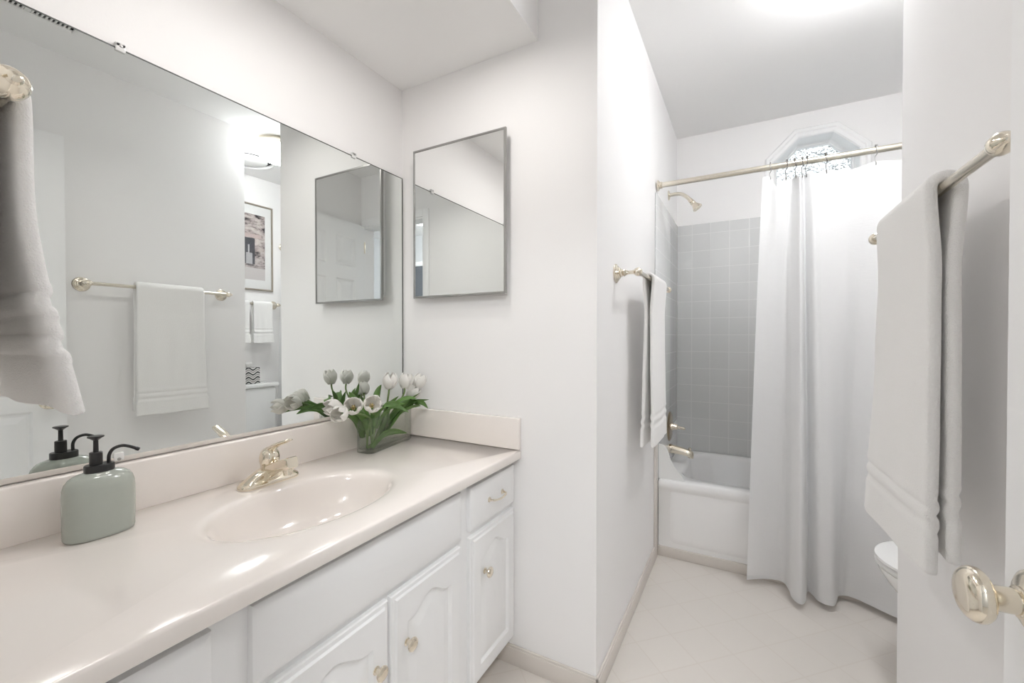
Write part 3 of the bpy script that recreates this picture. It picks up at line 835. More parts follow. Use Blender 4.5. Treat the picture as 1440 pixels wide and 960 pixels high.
for i, (hp, ax, op, ft, lab) in enumerate(TUL):
    hp = Vector(hp); axv = Vector(ax).normalized()
    foot = Vector((vx, vy, ZT + 0.0135)) + vd * ft[0] + vp * ft[1]
    tl = thing('tulip', lab, 'tulip', foot, 'white tulips in the glass vase')
    exit_ = Vector((vx, vy, ZT + 0.116)) + vd * max(-0.10, min(0.095, ((hp - Vector((vx, vy, 0))).dot(vd)) * 0.55)) + vp * max(-0.02, min(0.02, (hp - Vector((vx, vy, 0))).dot(vp) * 0.5))
    pts = spline([tuple(foot), tuple(foot.lerp(exit_, 0.55)), tuple(exit_), tuple(hp - axv * 0.025), tuple(hp + axv * 0.004)], 7)
    obj('stem', tube(bm_new(), pts, 0.0031, 10), M['stem'], tl, smooth=180)
    bm = bm_new(); bloom(bm, hp, axv, 0.056, 0.0250, op, i * 3 + 1)
    obj('bloom', bm, M['petal'], tl, smooth=180, mods=[('SOLIDIFY', dict(thickness=0.0009))])
    if op > 0.3:
        bm = bm_new()
        d, u, w = frame_of(axv)
        lathe(bm, hp + axv * 0.004, axv, [(0, 0.003), (0.018, 0.0026), (0.022, 0.0034), (0.024, 0.001)], 10)
        for k in range(6):
            a = k * pi / 3
            tube(bm, [hp + axv * 0.005 + (u * cos(a) + w * sin(a)) * 0.003, hp + axv * 0.022 + (u * cos(a) + w * sin(a)) * 0.0075], [0.0008, 0.0014], 6)
        obj('stamens', bm, M['stamen'], tl)
LEAVES = [
    (0, [(-1.110, 1.03, 0.80), (-1.105, 1.00, 0.86), (-1.085, 0.955, 0.895), (-1.075, 0.90, 0.893), (-1.06, 0.865, 0.880)], 0.013, (0.3, 0.2, 0.9)),
    (1, [(-1.14, 1.02, 0.79), (-1.145, 0.99, 0.86), (-1.150, 0.935, 0.890), (-1.150, 0.875, 0.905)], 0.012, (0.6, 0.1, 0.8)),
    (3, [(-1.10, 1.08, 0.82), (-1.085, 1.085, 0.87), (-1.060, 1.10, 0.90), (-1.030, 1.125, 0.918), (-1.015, 1.15, 0.915)], 0.014, (-0.3, 0.8, 0.5)),
    (4, [(-1.11, 1.06, 0.77), (-1.095, 1.075, 0.83), (-1.085, 1.09, 0.89), (-1.072, 1.12, 0.925)], 0.013, (0.2, 1.0, 0.1)),
    (5, [(-1.13, 1.12, 0.82), (-1.105, 1.155, 0.875), (-1.075, 1.19, 0.900), (-1.03, 1.235, 0.902)], 0.014, (0.5, -0.4, 0.7)),
    (6, [(-1.12, 1.14, 0.84), (-1.09, 1.18, 0.885), (-1.055, 1.215, 0.895), (-1.035, 1.235, 0.868)], 0.012, (0.7, 0.5, 0.2)),
    (7, [(-1.14, 1.03, 0.80), (-1.15, 0.99, 0.87), (-1.165, 0.94, 0.902), (-1.172, 0.89, 0.898)], 0.012, (0.2, 0.2, 0.9)),
    (7, [(-1.13, 1.05, 0.80), (-1.135, 1.03, 0.87), (-1.155, 1.00, 0.925), (-1.165, 0.985, 0.95)], 0.013, (0.4, 0.9, 0.1)),
    (3, [(-1.14, 1.07, 0.80), (-1.145, 1.08, 0.88), (-1.150, 1.10, 0.935), (-1.150, 1.115, 0.962)], 0.013, (0.3, 1.0, 0.0)),
    (2, [(-1.09, 1.03, 0.83), (-1.075, 1.04, 0.88), (-1.050, 1.06, 0.905), (-1.025, 1.10, 0.905)], 0.013, (0.2, 0.7, 0.6)),
    (4, [(-1.12, 1.10, 0.83), (-1.10, 1.13, 0.88), (-1.085, 1.165, 0.905), (-1.07, 1.21, 0.90)], 0.014, (0.8, 0.1, 0.5)),
    (3, [(-1.10, 1.05, 0.82), (-1.075, 1.06, 0.87), (-1.05, 1.085, 0.892), (-1.01, 1.105, 0.875)], 0.012, (0.1, 0.8, 0.5)),
    (6, [(-1.11, 1.09, 0.80), (-1.085, 1.13, 0.86), (-1.065, 1.175, 0.885), (-1.06, 1.225, 0.878)], 0.014, (0.7, 0.1, 0.6)),
    (0, [(-1.13, 1.02, 0.82), (-1.13, 0.97, 0.875), (-1.12, 0.93, 0.89), (-1.11, 0.89, 0.878)], 0.013, (0.5, 0.1, 0.8)),
    (2, [(-1.10, 1.02, 0.765), (-1.092, 1.06, 0.80), (-1.095, 1.12, 0.80), (-1.105, 1.20, 0.775)], 0.012, (0.2, 0.1, 1.0)),
    (5, [(-1.12, 1.09, 0.79), (-1.095, 1.12, 0.86), (-1.070, 1.155, 0.905), (-1.040, 1.195, 0.930)], 0.012, (0.6, 0.5, 0.5)),
]
tul = [o for o in C.objects if o.name.startswith('tulip') and o.type == 'EMPTY']
for i, pts, wd, side in LEAVES:
    bm = bm_new(); blade(bm, pts, wd, side)
    obj('leaf', bm, M['leaf'], tul[i], smooth=180, mods=[('SOLIDIFY', dict(thickness=0.0008))])

# ------------------------------------------------------------------ towel bars and towels
def towel_bar(label, wall_pt, out, axis, length, proud=0.085, bar_r=0.0085, name='towel_bar', material='brass'):
    """wall_pt: centre of the first rosette on the wall; out: away from the wall; axis: along the bar"""
    out = Vector(out); axis = Vector(axis); w0 = Vector(wall_pt)
    t = thing(name, label, 'towel bar', w0)
    for s in (0, 1):
        p = w0 + axis * (length * s)
        obj('rosette', lathe(bm_new(), p, out, [(0, 0.033), (0.003, 0.034), (0.006, 0.031), (0.007, 0.027), (0.010, 0.026), (0.012, 0.021), (0.015, 0.020), (0.018, 0.015)], 36), M[material], t)
        obj('post', lathe(bm_new(), p, out, [(0.017, 0.0135), (0.022, 0.0145), (0.026, 0.010), (0.031, 0.013), (0.036, 0.009), (0.046, 0.0065), (0.058, 0.0065), (proud - 0.010, 0.009)], 24), M[material], t)
        c = p + out * proud
        dirn = axis * (1 if s else -1)
        obj('finial', lathe(bm_new(), c - dirn * 0.013, dirn, [(0, 0.010), (0.002, 0.0125), (0.007, 0.0145), (0.013, 0.0150), (0.019, 0.0142), (0.024, 0.011), (0.027, 0.0075), (0.029, 0.006), (0.031, 0.0065), (0.034, 0.005), (0.036, 0.001)], 24), M[material], t)
    obj('bar', tube(bm_new(), [w0 + out * proud + axis * 0.012, w0 + out * proud + axis * (length - 0.012)], bar_r, 24), M['brushed'], t)
    return t

def towel(label, bar0, axis, out, y0, y1, front, back, th=0.014, r=0.010, flare=(0.02, 0.0), bands=(0.075, 0.105), splay=(0.0, 0.0), seed=0, group=None, slope=0.0, back_gap=0.0, bulge=0.0, name='bath_towel', cat='towel'):
    """a towel folded over a bar. bar0: a point on the bar axis; y0..y1 along the axis; front/back: drop of each flap"""
    axis = Vector(axis); out = Vector(out); b0 = Vector(bar0)
    up = Vector((0, 0, 1))
    rr = r + th / 2 + 0.001
    prof = []      # (out, z, drop fraction front>0/back<0, drop distance)
    nf = 100
    for k in range(nf):
        d = front * (1 - k / nf)
        prof.append(('f', d))
    na = 9
    for k in range(na + 1):
        prof.append(('a', pi * k / na))
    nb = 90
    for k in range(1, nb + 1):
        prof.append(('b', back * k / nb))
    NT = 26
    bm = bm_new()
    rows = []
    for kind, d in prof:
        row = []
        for j in range(NT + 1):
            t_ = j / NT
            y = y0 + (y1 - y0) * t_
            w1 = mnoise.noise(Vector((t_ * 2.3 + seed * 3.1, d * 2.2, seed))) 
            w2 = mnoise.noise(Vector((t_ * 6.0 + seed, d * 7.0, 4.2 + seed)))
            if kind == 'a':
                o_, z_ = rr * cos(d), rr * sin(d)
                q = 0
            else:
                L_ = front if kind == 'f' else back
                q = d / L_
                dd = d + (slope * (t_ - 0.5) * q if kind == 'f' else 0)
                z_ = -dd + 0.004 * w1 * q * q
                sgn = 1 if kind == 'f' else -1
                o_ = sgn * rr + ((flare[0] + (flare[2] - flare[0]) * t_ if len(flare) > 2 else flare[0]) if kind == 'f' else -flare[1]) * q ** 1.4 + (0.008 * w1 + 0.003 * w2) * q + (bulge * sin(pi * t_) * q if kind == 'f' else 0)
                # woven border bands near the hem
                e = L_ - d
                for bd in bands:
                    if abs(e - bd) < 0.009: o_ -= sgn * 0.0024
                    elif abs(e - bd) < 0.017: o_ += sgn * 0.0012
                u_ = min(1.0, d / 0.14); o_ -= sgn * 0.85 * r * u_ * u_ * (3 - 2 * u_)
                sp = splay[0] if t_ < 0.5 else splay[1]
                y += sp * abs(t_ - 0.5) * 2 * q ** 1.5
                y += 0.004 * w1 * q
                if e < 0.07: y += (0.004 if t_ > 0.5 else -0.004) * (1 if t_ in (0, 1) else abs(t_ - .5) * 2)
            row.append(bm.verts.new(b0 + axis * y + out * o_ + up * z_))
        rows.append(row)
    for a, b in zip(rows[:-1], rows[1:]):
        for i in range(NT): bm.faces.new((a[i], a[i + 1], b[i + 1], b[i]))
    loc = b0 + axis * (y0 + y1) / 2
    o = obj(name, bm, M['towel'], None, smooth=180, loc=loc, mods=[('SOLIDIFY', dict(thickness=th, offset=0.0)), ('SUBSURF', dict(levels=1, render_levels=1))])
    return tag(o, label, cat, group)

# long bar on the right wall
towel_bar('long brass towel bar on the right wall beside the open door', (XR, 0.795, 1.385), (-1, 0, 0), (0, 1, 0), 0.618, 0.084)
towel('large white bath towel hanging on the right wall beside the door knob', (XR - 0.084, 0, 1.385), (0, 1, 0), (-1, 0, 0), 0.968, 1.274, 0.655, 0.63, th=0.019, r=0.0085, flare=(0.000, 0.004, 0.026), splay=(-0.004, 0.010), seed=1, bands=(0.085, 0.115), bulge=0.004)
# bar on the wall to the tub
towel_bar('short brass towel bar on the wall leading to the tub', (XP, 1.507, 1.359), (1, 0, 0), (0, 1, 0), 0.655, 0.078)
towel('white bath towel on the short bar beside the bathtub', (XP + 0.078, 0, 1.359), (0, 1, 0), (1, 0, 0), 1.688, 1.968, 0.650, 0.655, th=0.013, flare=(0.012, 0.012), splay=(0.004, 0.002), seed=5, bands=(0.085, 0.115))
# bar on the doorway wall above the vanity's near end
towel_bar('brass towel bar on the doorway wall over the near end of the vanity', (-0.608, YB, 1.372), (0, 1, 0), (-1, 0, 0), 0.46, 0.105)
towel('white hand towel hanging over the near end of the vanity', (0, YB + 0.105, 1.375), (-1, 0, 0), (0, 1, 0), 0.636, 0.91, 0.325, 0.36, th=0.012, flare=(0.046, 0.0), splay=(-0.002, 0.004), seed=9, bands=(0.075, 0.12), name='hand_towel')
# bar above the toilet tank
towel_bar('brass towel bar above the toilet tank, under the picture', (XA, 1.56 + 0.03, 1.400), (1 * -1, 0, 0), (0, 1, 0), 0.61, 0.072)
towel('white hand towel above the toilet tank, the one nearer the bathtub', (XA - 0.072, 0, 1.400), (0, 1, 0), (-1, 0, 0), 1.985, 2.140, 0.315, 0.30, th=0.012, seed=12, name='hand_towel', group='hand towels above the toilet')
towel('white hand towel above the toilet tank, the one farther from the bathtub', (XA - 0.072, 0, 1.400), (0, 1, 0), (-1, 0, 0), 1.70, 1.955, 0.315, 0.30, th=0.012, seed=14, name='hand_towel', group='hand towels above the toilet')

# ------------------------------------------------------------------ open door with brass knob
hinge = Vector((0.320, 0.040, 0)); latch = Vector((0.2675, 0.7148, 0))
dv = (latch - hinge); DW = dv.length; dv.normalize()
dn = Vector((-dv.y, dv.x, 0))           # towards the room
door = thing('door_1', 'white six panel door standing open against the right wall', 'door', (hinge.x, hinge.y, 0.012))
door['kind'] = 'structure'
DH, DT, DZ0 = 2.018, 0.035, 0.012
def dpt(s, z, o): return hinge + dv * s + Vector((0, 0, DZ0 + z)) + dn * o
cols = [(0.105, DW / 2 - 0.045), (DW / 2 + 0.045, DW - 0.105)]
rowsz = [(0.19, 0.80), (0.93, 1.57), (1.67, 1.90)]
bm = bm_new()
ss = sorted({0, DW, *[c for a in cols for c in a]}); zs = sorted({0, DH, *[c for a in rowsz for c in a]})
for side in (0, 1):
    o0, sg = (0.0, 1) if side == 0 else (-DT, -1)
    vg = {(s, z): bm.verts.new(dpt(s, z, o0)) for s in ss for z in zs}
    for s0, s1 in zip(ss[:-1], ss[1:]):
        for z0, z1 in zip(zs[:-1], zs[1:]):
            q = [vg[(s0, z0)], vg[(s1, z0)], vg[(s1, z1)], vg[(s0, z1)]]
            if (s0, s1) in cols and (z0, z1) in rowsz:
                for ins, off in ((0.004, -0.003), (0.010, -0.008), (0.018, -0.009), (0.045, -0.0025), (0.047, -0.002)):
                    nq = [bm.verts.new(dpt(s, z, o0 + sg * off)) for s, z in ((s0 + ins, z0 + ins), (s1 - ins, z0 + ins), (s1 - ins, z1 - ins), (s0 + ins, z1 - ins))]
                    for k in range(4): bm.faces.new((q[k], q[(k + 1) % 4], nq[(k + 1) % 4], nq[k]))
                    q = nq
            bm.faces.new(q)
    if side == 0: va = vg
    else: vb = vg
for s in (0, DW):
    for z0, z1 in zip(zs[:-1], zs[1:]): bm.faces.new((va[(s, z0)], va[(s, z1)], vb[(s, z1)], vb[(s, z0)]))
for z in (0, DH):
    for s0, s1 in zip(ss[:-1], ss[1:]): bm.faces.new((va[(s0, z)], va[(s1, z)], vb[(s1, z)], vb[(s0, z)]))
obj('door_leaf', bm, M['casing'], door, smooth=15)
ks, kz = DW - 0.055, 0.838
for sgn, o0 in ((1, 0.0), (-1, -DT)):
    base = dpt(ks, kz, o0)
    if sgn < 0:
        prof = [(0, 0.030), (0.004, 0.030), (0.007, 0.024), (0.010, 0.013), (0.016, 0.012), (0.019, 0.022), (0.025, 0.0255), (0.031, 0.022), (0.034, 0.012), (0.0345, 0.001)]
        obj('knob', lathe(bm_new(), base, dn * sgn, prof, 40), M['brass'], door, smooth=60)
        continue
    obj('knob_rosette', lathe(bm_new(), base, dn, [(0, 0.034), (0.002, 0.0345), (0.005, 0.033), (0.009, 0.027), (0.011, 0.020), (0.013, 0.0165), (0.016, 0.0165), (0.017, 0.015)], 48), M['brass'], door, smooth=50)
    prof = [(0.016, 0.0132), (0.036, 0.0132), (0.0375, 0.0145), (0.039, 0.020), (0.0415, 0.0250), (0.0455, 0.0283), (0.050, 0.0290), (0.0545, 0.0278), (0.058, 0.0248), (0.0603, 0.0215), (0.0615, 0.0180), (0.0622, 0.012), (0.0625, 0.001)]
    obj('knob', lathe(bm_new(), base, dn, prof, 56), M['brass'], door, smooth=60)
for z in (0.2, 1.0, 1.8):
    p = dpt(0.0, z, 0.004)
    obj('hinge', tube(bm_new(), [p, p + Vector((0, 0, 0.09))], 0.0055, 12), M['brass'], door)

# hallway door seen in the mirrors
d2 = thing('door_2', 'slate coloured flush door at the back of the hallway', 'door', (1.15, HY0, 0)); d2['kind'] = 'structure'
obj('door_leaf', box(bm_new(), 0.76, 1.52, HY0, HY0 + 0.02, 0.01, 2.04, 0.002), M['slate'], d2)
bm = bm_new()
box(bm, 0.70, 0.757, HY0, HY0 + 0.028, 0, 2.10, 0.003); box(bm, 1.523, 1.58, HY0, HY0 + 0.028, 0, 2.10, 0.003); box(bm, 0.757, 1.523, HY0, HY0 + 0.028, 2.043, 2.10, 0.003)
obj('door_casing', bm, M['casing'], d2)

# ------------------------------------------------------------------ bathtub
tub = thing('bathtub', 'white alcove bathtub behind the shower curtain', 'bathtub', ((XP + XA) / 2, YT, 0))
ZR = 0.395
tx0, tx1, ty0, ty1 = XP + 0.0085, XA - 0.0085, YT, YF - 0.0085
def rr_loop(x0, x1, y0, y1, z, r, n=10):
    pts = []
    for (cx, cy, a0) in ((x1 - r, y1 - r, 0), (x0 + r, y1 - r, pi / 2), (x0 + r, y0 + r, pi), (x1 - r, y0 + r, 3 * pi / 2)):
        for k in range(n + 1):
            a = a0 + (pi / 2) * k / n
            pts.append((cx + r * cos(a), cy + r * sin(a), z))
    return pts
bm = bm_new()
loft(bm, [rr_loop(tx0, tx1, ty0 + 0.012, ty1, 0.0, 0.004), rr_loop(tx0, tx1, ty0 + 0.012, ty1, ZR - 0.06, 0.004), rr_loop(tx0, tx1, ty0 + 0.004, ty1, ZR - 0.045, 0.006), rr_loop(tx0, tx1, ty0, ty1, ZR - 0.030, 0.008), rr_loop(tx0, tx1, ty0 + 0.001, ty1, ZR - 0.012, 0.01), rr_loop(tx0 + 0.003, tx1 - 0.003, ty0 + 0.006, ty1 - 0.002, ZR - 0.003, 0.012), rr_loop(tx0 + 0.01, tx1 - 0.01, ty0 + 0.016, ty1 - 0.008, ZR, 0.02),
          rr_loop(tx0 + 0.085, tx1 - 0.075, ty0 + 0.075, ty1 - 0.05, ZR, 0.13), rr_loop(tx0 + 0.095, tx1 - 0.085, ty0 + 0.085, ty1 - 0.058, ZR - 0.006, 0.13), rr_loop(tx0 + 0.104, tx1 - 0.10, ty0 + 0.093, ty1 - 0.066, ZR - 0.025, 0.13),
          rr_loop(tx0 + 0.135, tx1 - 0.22, ty0 + 0.125, ty1 - 0.10, 0.13, 0.14), rr_loop(tx0 + 0.16, tx1 - 0.28, ty0 + 0.15, ty1 - 0.125, 0.085, 0.12), rr_loop(tx0 + 0.22, tx1 - 0.34, ty0 + 0.20, ty1 - 0.18, 0.07, 0.10)], True, True)
obj('shell', bm, M['tub'], tub, smooth=50)
bm = bm_new()
def ap(i, y, r): 
    return [(p[0], y, p[1]) for p in [(q[0], q[1]) for q in rr_loop(tx0 + 0.055 + i, tx1 - 0.055 - i, 0.068 + i, 0.352 - i, 0, r)]]
loft(bm, [ap(0, ty0 + 0.0135, 0.03), ap(0.010, ty0 + 0.0105, 0.028), ap(0.022, ty0 + 0.0085, 0.024), ap(0.03, ty0 + 0.008, 0.02)], True, True)
obj('apron_panel', bm, M['tub'], tub, smooth=60)
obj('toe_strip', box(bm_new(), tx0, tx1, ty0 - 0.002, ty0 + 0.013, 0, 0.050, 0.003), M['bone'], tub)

# splash guard in the tub's corner
bm = bm_new()
gx0 = XP + 0.0088
prof = [(gx0, ZR + 0.0005)] + [(gx0 + 0.128, ZR + 0.0005)]
crv = spline([(gx0 + 0.128, ZR + 0.003), (gx0 + 0.118, ZR + 0.020), (gx0 + 0.085, ZR + 0.060), (gx0 + 0.060, ZR + 0.105), (gx0 + 0.045, ZR + 0.150), (gx0 + 0.025, ZR + 0.175), (gx0, ZR + 0.180)], 5)
pl = prof + list(crv)
loft(bm, [[(x, YT + 0.020, z) for x, z in pl], [(x, YT + 0.023, z) for x, z in pl]])
tag(obj('splash_guard', bm, M['plastic'], None, smooth=0, loc=(gx0, YT + 0.02, ZR)), 'white curved splash guard on the tub rim corner below the towel', 'splash guard')

# ------------------------------------------------------------------ shower fittings
WT = XP + 0.008
t = thing('shower_fixture', 'small brass shower head on a bent arm above the tile', 'shower head', (XP, 2.66, 1.968))
obj('wall_flange', lathe(bm_new(), (XP, 2.66, 1.968), (1, 0, 0), [(0, 0.028), (0.004, 0.028), (0.008, 0.022), (0.010, 0.012)], 28), M['brushed'], t)
obj('arm', tube(bm_new(), spline([(XP + 0.002, 2.66, 1.968), (XP + 0.04, 2.66, 1.970), (XP + 0.075, 2.66, 1.963), (XP + 0.105, 2.66, 1.940), (XP + 0.122, 2.66, 1.920)], 6), 0.0105, 16), M['brushed'], t)
obj('spray_head', lathe(bm_new(), (XP + 0.118, 2.66, 1.925), (0.62, 0, -0.78), [(0, 0.0125), (0.014, 0.0135), (0.018, 0.010), (0.022, 0.015), (0.030, 0.015), (0.034, 0.013), (0.062, 0.026), (0.066, 0.028), (0.070, 0.026), (0.068, 0.018), (0.068, 0.001)], 28), M['brass'], t)
t = thing('shower_valve', 'round brass shower valve plate with a short lever above the spout', 'shower valve', (WT, 2.68, 0.60))
obj('wall_plate', lathe(bm_new(), (WT, 2.68, 0.60), (1, 0, 0), [(0, 0.086), (0.003, 0.087), (0.008, 0.080), (0.011, 0.058), (0.012, 0.03), (0.012, 0.02)], 40), M['bronze'], t)
obj('stem', lathe(bm_new(), (WT, 2.68, 0.60), (1, 0, 0), [(0.011, 0.022), (0.020, 0.021), (0.026, 0.017), (0.045, 0.016), (0.048, 0.012)], 24), M['brass'], t)
obj('lever', tube(bm_new(), [(WT + 0.038, 2.68, 0.60), (WT + 0.060, 2.675, 0.597), (WT + 0.088, 2.672, 0.594)], [0.011, 0.009, 0.007], 14), M['brass'], t)
t = thing('tub_spout', 'brass tub spout over the end of the bathtub', 'tub spout', (WT, 2.66, 0.47))
bm = bm_new()
sp_l = []
for x_, zc, hh, hw in ((0.0, 0.472, 0.026, 0.027), (0.012, 0.472, 0.027, 0.028), (0.03, 0.471, 0.025, 0.026), (0.07, 0.466, 0.022, 0.024), (0.105, 0.459, 0.021, 0.023), (0.125, 0.453, 0.022, 0.021), (0.135, 0.446, 0.018, 0.018), (0.137, 0.444, 0.010, 0.010)):
    sp_l.append([(WT + x_ + (0.012 if zc < 0.45 else 0) * 0, 2.66 + hw * cos(2 * pi * k / 24), zc + hh * sin(2 * pi * k / 24)) for k in range(24)])
loft(bm, sp_l)
lathe(bm, (WT + 0.120, 2.66, 0.445), (0, 0, -1), [(0, 0.014), (0.014, 0.014), (0.015, 0.011)], 20)
obj('spout_body', bm, M['brass'], t, smooth=60)
obj('diverter_knob', lathe(bm_new(), (WT + 0.116, 2.66, 0.470), (0, 0, 1), [(0, 0.004), (0.010, 0.004), (0.011, 0.007), (0.016, 0.008), (0.020, 0.006), (0.0205, 0.001)], 16), M['brass'], t)

# ------------------------------------------------------------------ shower rod, hooks and curtain
RY, RZ, RR = 2.275, 1.905, 0.0132
t = thing('shower_rod', 'long brass shower rod spanning the tub alcove', 'curtain rod', (XP, RY, RZ))
obj('rod', tube(bm_new(), [(XP + 0.003, RY, RZ), (XA - 0.003, RY, RZ)], RR, 24), M['brushed'], t)
for x, d in ((XP + 0.008, 1), (XA - 0.008, -1)):
    obj('end_flange', lathe(bm_new(), (x, RY, RZ), (d, 0, 0), [(0, 0.027), (0.004, 0.027), (0.006, 0.022), (0.010, 0.0175), (0.022, 0.0165)], 32), M['brass'], t)
ringx = [0.092, 0.152, 0.188, 0.212, 0.226, 0.299, 0.464, 0.60, 0.72, 0.84, 0.96, 1.07]
TOP = [(.062, 2.272, 1.862), (.092, 2.275, 1.864), (.118, 2.262, 1.806), (.152, 2.275, 1.853), (.160, 2.297, 1.838), (.174, 2.302, 1.836), (.188, 2.275, 1.851), (.194, 2.246, 1.836),
       (.202, 2.236, 1.828), (.212, 2.275, 1.850), (.219, 2.285, 1.844), (.226, 2.275, 1.850), (.245, 2.254, 1.838), (.270, 2.268, 1.842), (.299, 2.275, 1.853), (.375, 2.262, 1.834),
       (.464, 2.275, 1.858), (.53, 2.262, 1.843), (.60, 2.275, 1.856), (.72, 2.275, 1.856), (.84, 2.275, 1.856), (.96, 2.275, 1.856), (1.07, 2.275, 1.856), (1.095, 2.270, 1.85)]
BOT = [(.007, 2.205), (.055, 2.240), (.105, 2.262), (.150, 2.262), (.168, 2.205), (.174, 2.150), (.190, 2.116), (.209, 2.110), (.225, 2.150), (.233, 2.215), (.243, 2.232), (.255, 2.205),
       (.270, 2.168), (.298, 2.156), (.324, 2.164), (.340, 2.215), (.356, 2.262), (.41, 2.268), (.53, 2.185), (.64, 2.165), (.76, 2.235), (.88, 2.18), (1.00, 2.24), (1.09, 2.21)]
tp, bt = spline(TOP, 10), spline(BOT, 10)
NZ = 60
bm = bm_new()
rows = []
for j in range(NZ + 1):
    q = j / NZ
    row = []
    for i in range(len(tp)):
        a, b = tp[i], bt[i]
        s = q ** 0.8
        x = a[0] + (b[0] - a[0]) * s
        y = a[1] + (b[1] - a[1]) * (q ** 0.7)
        z = a[2] + (0.030 - a[2]) * q
        wv = mnoise.noise(Vector((i * 0.05, q * 3.0, 1.7)))
        y += 0.006 * wv * min(1, q * 4)
        y = min(y, 2.287)
        row.append(bm.verts.new((x, y, z)))
    rows.append(row)
for a, b in zip(rows[:-1], rows[1:]):
    for i in range(len(tp) - 1): bm.faces.new((a[i], a[i + 1], b[i + 1], b[i]))
cur = thing('shower_curtain', 'white woven shower curtain gathered at its left end', 'shower curtain', (0.5, RY, 0.03))
obj('cloth', bm, M['curtain'], cur, smooth=180)
def cpt(i, q, off, dz=0.0):
    a, b = tp[i], bt[i]
    y = a[1] + (b[1] - a[1]) * q ** 0.7 + 0.006 * mnoise.noise(Vector((i * 0.05, q * 3.0, 1.7))) * min(1, q * 4)
    return (a[0] + (b[0] - a[0]) * q ** 0.8, min(y, 2.287) + off, a[2] + (0.030 - a[2]) * q + dz)
for nm, q0, q1, d0, d1 in (('top_hem', 0.0, 2 / NZ, 0.001, 0.0), ('bottom_hem', 1 - 0.6 / NZ, 1.0, 0.0, -0.001)):
    bm = bm_new()
    loft(bm, [[cpt(i, q0, -0.0009, d0), cpt(i, q0, 0.0009, d0), cpt(i, q1, 0.0009, d1), cpt(i, q1, -0.0009, d1)] for i in range(len(tp))])
    obj(nm, bm, M['curtain'], cur, smooth=40)
where = ['first hook at the curtain\'s free left edge', 'second hook from the curtain\'s left edge', 'third hook from the curtain\'s left edge', 'left one of the two hooks crowded together', 'right one of the two hooks crowded together', 'hook standing alone before the window glass', 'hook at the right side of the octagonal window']
for i, x in enumerate(ringx):
    lab = ('wire curtain hook on the shower rod, ' + where[i]) if i < 7 else 'wire curtain hook on the hidden right end of the shower rod'
    hk = thing('curtain_hook', lab, 'curtain hook', (x, RY, RZ), 'shower curtain hooks')
    sk = 0.004 * sin(i * 2.1)
    zt = min(TOP, key=lambda p: abs(p[0] - x))[2]
    pts = [(x + sk, RY + 0.0160 * cos(a), RZ + 0.0025 + 0.0160 * sin(a)) for a in [radians(-35 + k * 15) for k in range(17)]]
    pts += spline([(x + sk, RY - 0.0160, RZ - 0.006), (x + 0.002, RY - 0.012, RZ - 0.020), (x - 0.003, RY - 0.006, RZ - 0.030), (x, RY - 0.009, zt - 0.008), (x + 0.001, RY - 0.004, zt - 0.014), (x, RY + 0.004, zt - 0.010)], 4)
    obj('wire', tube(bm_new(), pts, 0.0016, 8), M['gunmetal'] if 0 < i < 6 else M['nickel'], hk, smooth=180)
    bm = bm_new()
    for a in (50, 90, 130):
        bmesh.ops.create_uvsphere(bm, u_segments=12, v_segments=8, radius=0.0042, matrix=Matrix.Translation((x + sk, RY + 0.0185 * cos(radians(a)), RZ + 0.0025 + 0.0170 * sin(radians(a)))))
    obj('roller_ball', bm, M['gunmetal'] if 0 < i < 6 else M['nickel'], hk, smooth=180)

# ------------------------------------------------------------------ toilet
TY = 1.87
toi = thing('toilet', 'white porcelain toilet beside the shower curtain', 'toilet', (0.8, TY, 0))
def egg(xf, xb, hw, z, n=40):
    xc = xf + (xb - xf) * 0.45
    pts = []
    for k in range(n):
        a = 2 * pi * k / n
        c_ = cos(a)
        pts.append((xc + ((xb - xc) if c_ > 0 else (xc - xf)) * c_, TY + hw * sin(a), z))
    return pts
bm = bm_new()
loft(bm, [egg(0.52, 1.02, 0.11, 0.0000), egg(0.515, 1.02, 0.112, 0.0185), egg(0.55, 1.00, 0.095, 0.0555), egg(0.545, 1.0, 0.095, 0.1295), egg(0.49, 0.98, 0.13, 0.2220), egg(0.425, 0.93, 0.168, 0.3053), egg(0.400, 0.905, 0.182, 0.3469), egg(0.398, 0.90, 0.183, 0.3589), egg(0.41, 0.89, 0.172, 0.3626)])
obj('bowl', bm, M['porcelain'], toi, smooth=60)
bm = bm_new()
loft(bm, [egg(0.395, 0.90, 0.186, 0.3635), egg(0.391, 0.90, 0.189, 0.3682), egg(0.391, 0.90, 0.189, 0.3756), egg(0.397, 0.895, 0.184, 0.3802)])
obj('seat', bm, M['plastic'], toi, smooth=50)
bm = bm_new()
loft(bm, [egg(0.394, 0.895, 0.187, 0.3825), egg(0.390, 0.895, 0.190, 0.3866), egg(0.391, 0.895, 0.189, 0.3941), egg(0.402, 0.89, 0.18, 0.3996), egg(0.45, 0.86, 0.14, 0.4033)])
obj('lid', bm, M['plastic'], toi, smooth=50)
obj('tank', box(bm_new(), 0.915, XA - 0.004, TY - 0.235, TY + 0.235, 0.37, 0.735, 0.022, 4), M['porcelain'], toi)
obj('tank_lid', box(bm_new(), 0.902, XA - 0.003, TY - 0.248, TY + 0.248, 0.736, 0.768, 0.010, 3), M['porcelain'], toi)
obj('neck', box(bm_new(), 0.86, 1.06, TY - 0.10, TY + 0.10, 0.10, 0.372, 0.02, 3), M['porcelain'], toi)
bm = lathe(bm_new(), (0.9145, TY - 0.17, 0.675), (-1, 0, 0), [(0, 0.012), (0.006, 0.012), (0.012, 0.007)], 18)
tube(bm, [(0.906, TY - 0.17, 0.675), (0.900, TY - 0.14, 0.672), (0.898, TY - 0.10, 0.668)], [0.005, 0.0055, 0.006], 12)
obj('flush_lever', bm, M['brass'], toi)

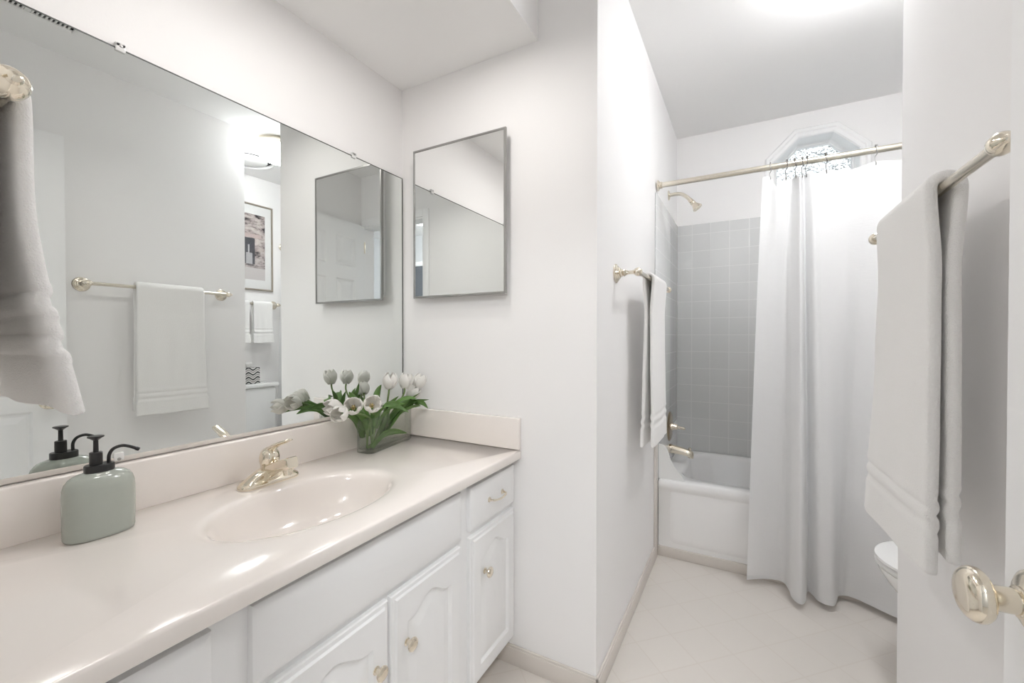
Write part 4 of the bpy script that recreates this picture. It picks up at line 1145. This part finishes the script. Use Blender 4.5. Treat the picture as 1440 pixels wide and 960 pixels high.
bx = thing('tissue_box', 'cube tissue box with a wavy black and white print on the toilet tank', 'tissue box', (1.0, 1.93, 0.768))
obj('carton', box(bm_new(), 0.945, 1.055, 1.872, 1.985, 0.7685, 0.895, 0.002), M['tissue_box'], bx)
bm = bm_new()
NT_ = 20
loft(bm, [[(1.0 + (r + 0.005 * sin(5 * a + z * 60)) * cos(a), 1.93 + (r * 0.7 + 0.004 * cos(4 * a)) * sin(a), 0.8945 + z) for a in [2 * pi * k / NT_ for k in range(NT_)]] for r, z in ((0.020, 0.0), (0.024, 0.012), (0.030, 0.026), (0.026, 0.040))], True, False)
obj('tissue', bm, M['towel'], bx, smooth=180, mods=[('SOLIDIFY', dict(thickness=0.0008))])

# picture above the toilet
PY0, PY1, PZ0, PZ1 = 1.665, 2.192, 1.514, 2.214
PCY, PCZ = (PY0 + PY1) / 2, (PZ0 + PZ1) / 2
pic = thing('framed_picture', 'framed print of a stone wall with a dark window above the toilet', 'picture', (XA, PCY, PCZ))
bm = bm_new()
def pl_(i, x): return [(x, PY0 + i, PZ0 + i), (x, PY1 - i, PZ0 + i), (x, PY1 - i, PZ1 - i), (x, PY0 + i, PZ1 - i)]
loft(bm, [pl_(0, XA - 0.0005), pl_(0, XA - 0.018), pl_(0.002, XA - 0.020), pl_(0.011, XA - 0.020), pl_(0.013, XA - 0.017), pl_(0.013, XA - 0.010)], True, False)
obj('frame', bm, M['frame'], pic, smooth=20)
obj('mat_board', box(bm_new(), XA - 0.011, XA - 0.008, PY0 + 0.0125, PY1 - 0.0125, PZ0 + 0.0125, PZ1 - 0.0125), M['mat_board'], pic, smooth=0)
obj('print', box(bm_new(), XA - 0.0118, XA - 0.0112, PY0 + 0.065, PY1 - 0.065, PZ0 + 0.085, PZ1 - 0.085), M['art'], pic, smooth=0)
obj('glass_pane', box(bm_new(), XA - 0.0145, XA - 0.0135, PY0 + 0.0128, PY1 - 0.0128, PZ0 + 0.0128, PZ1 - 0.0128), M['picture_glass'], pic, smooth=0)
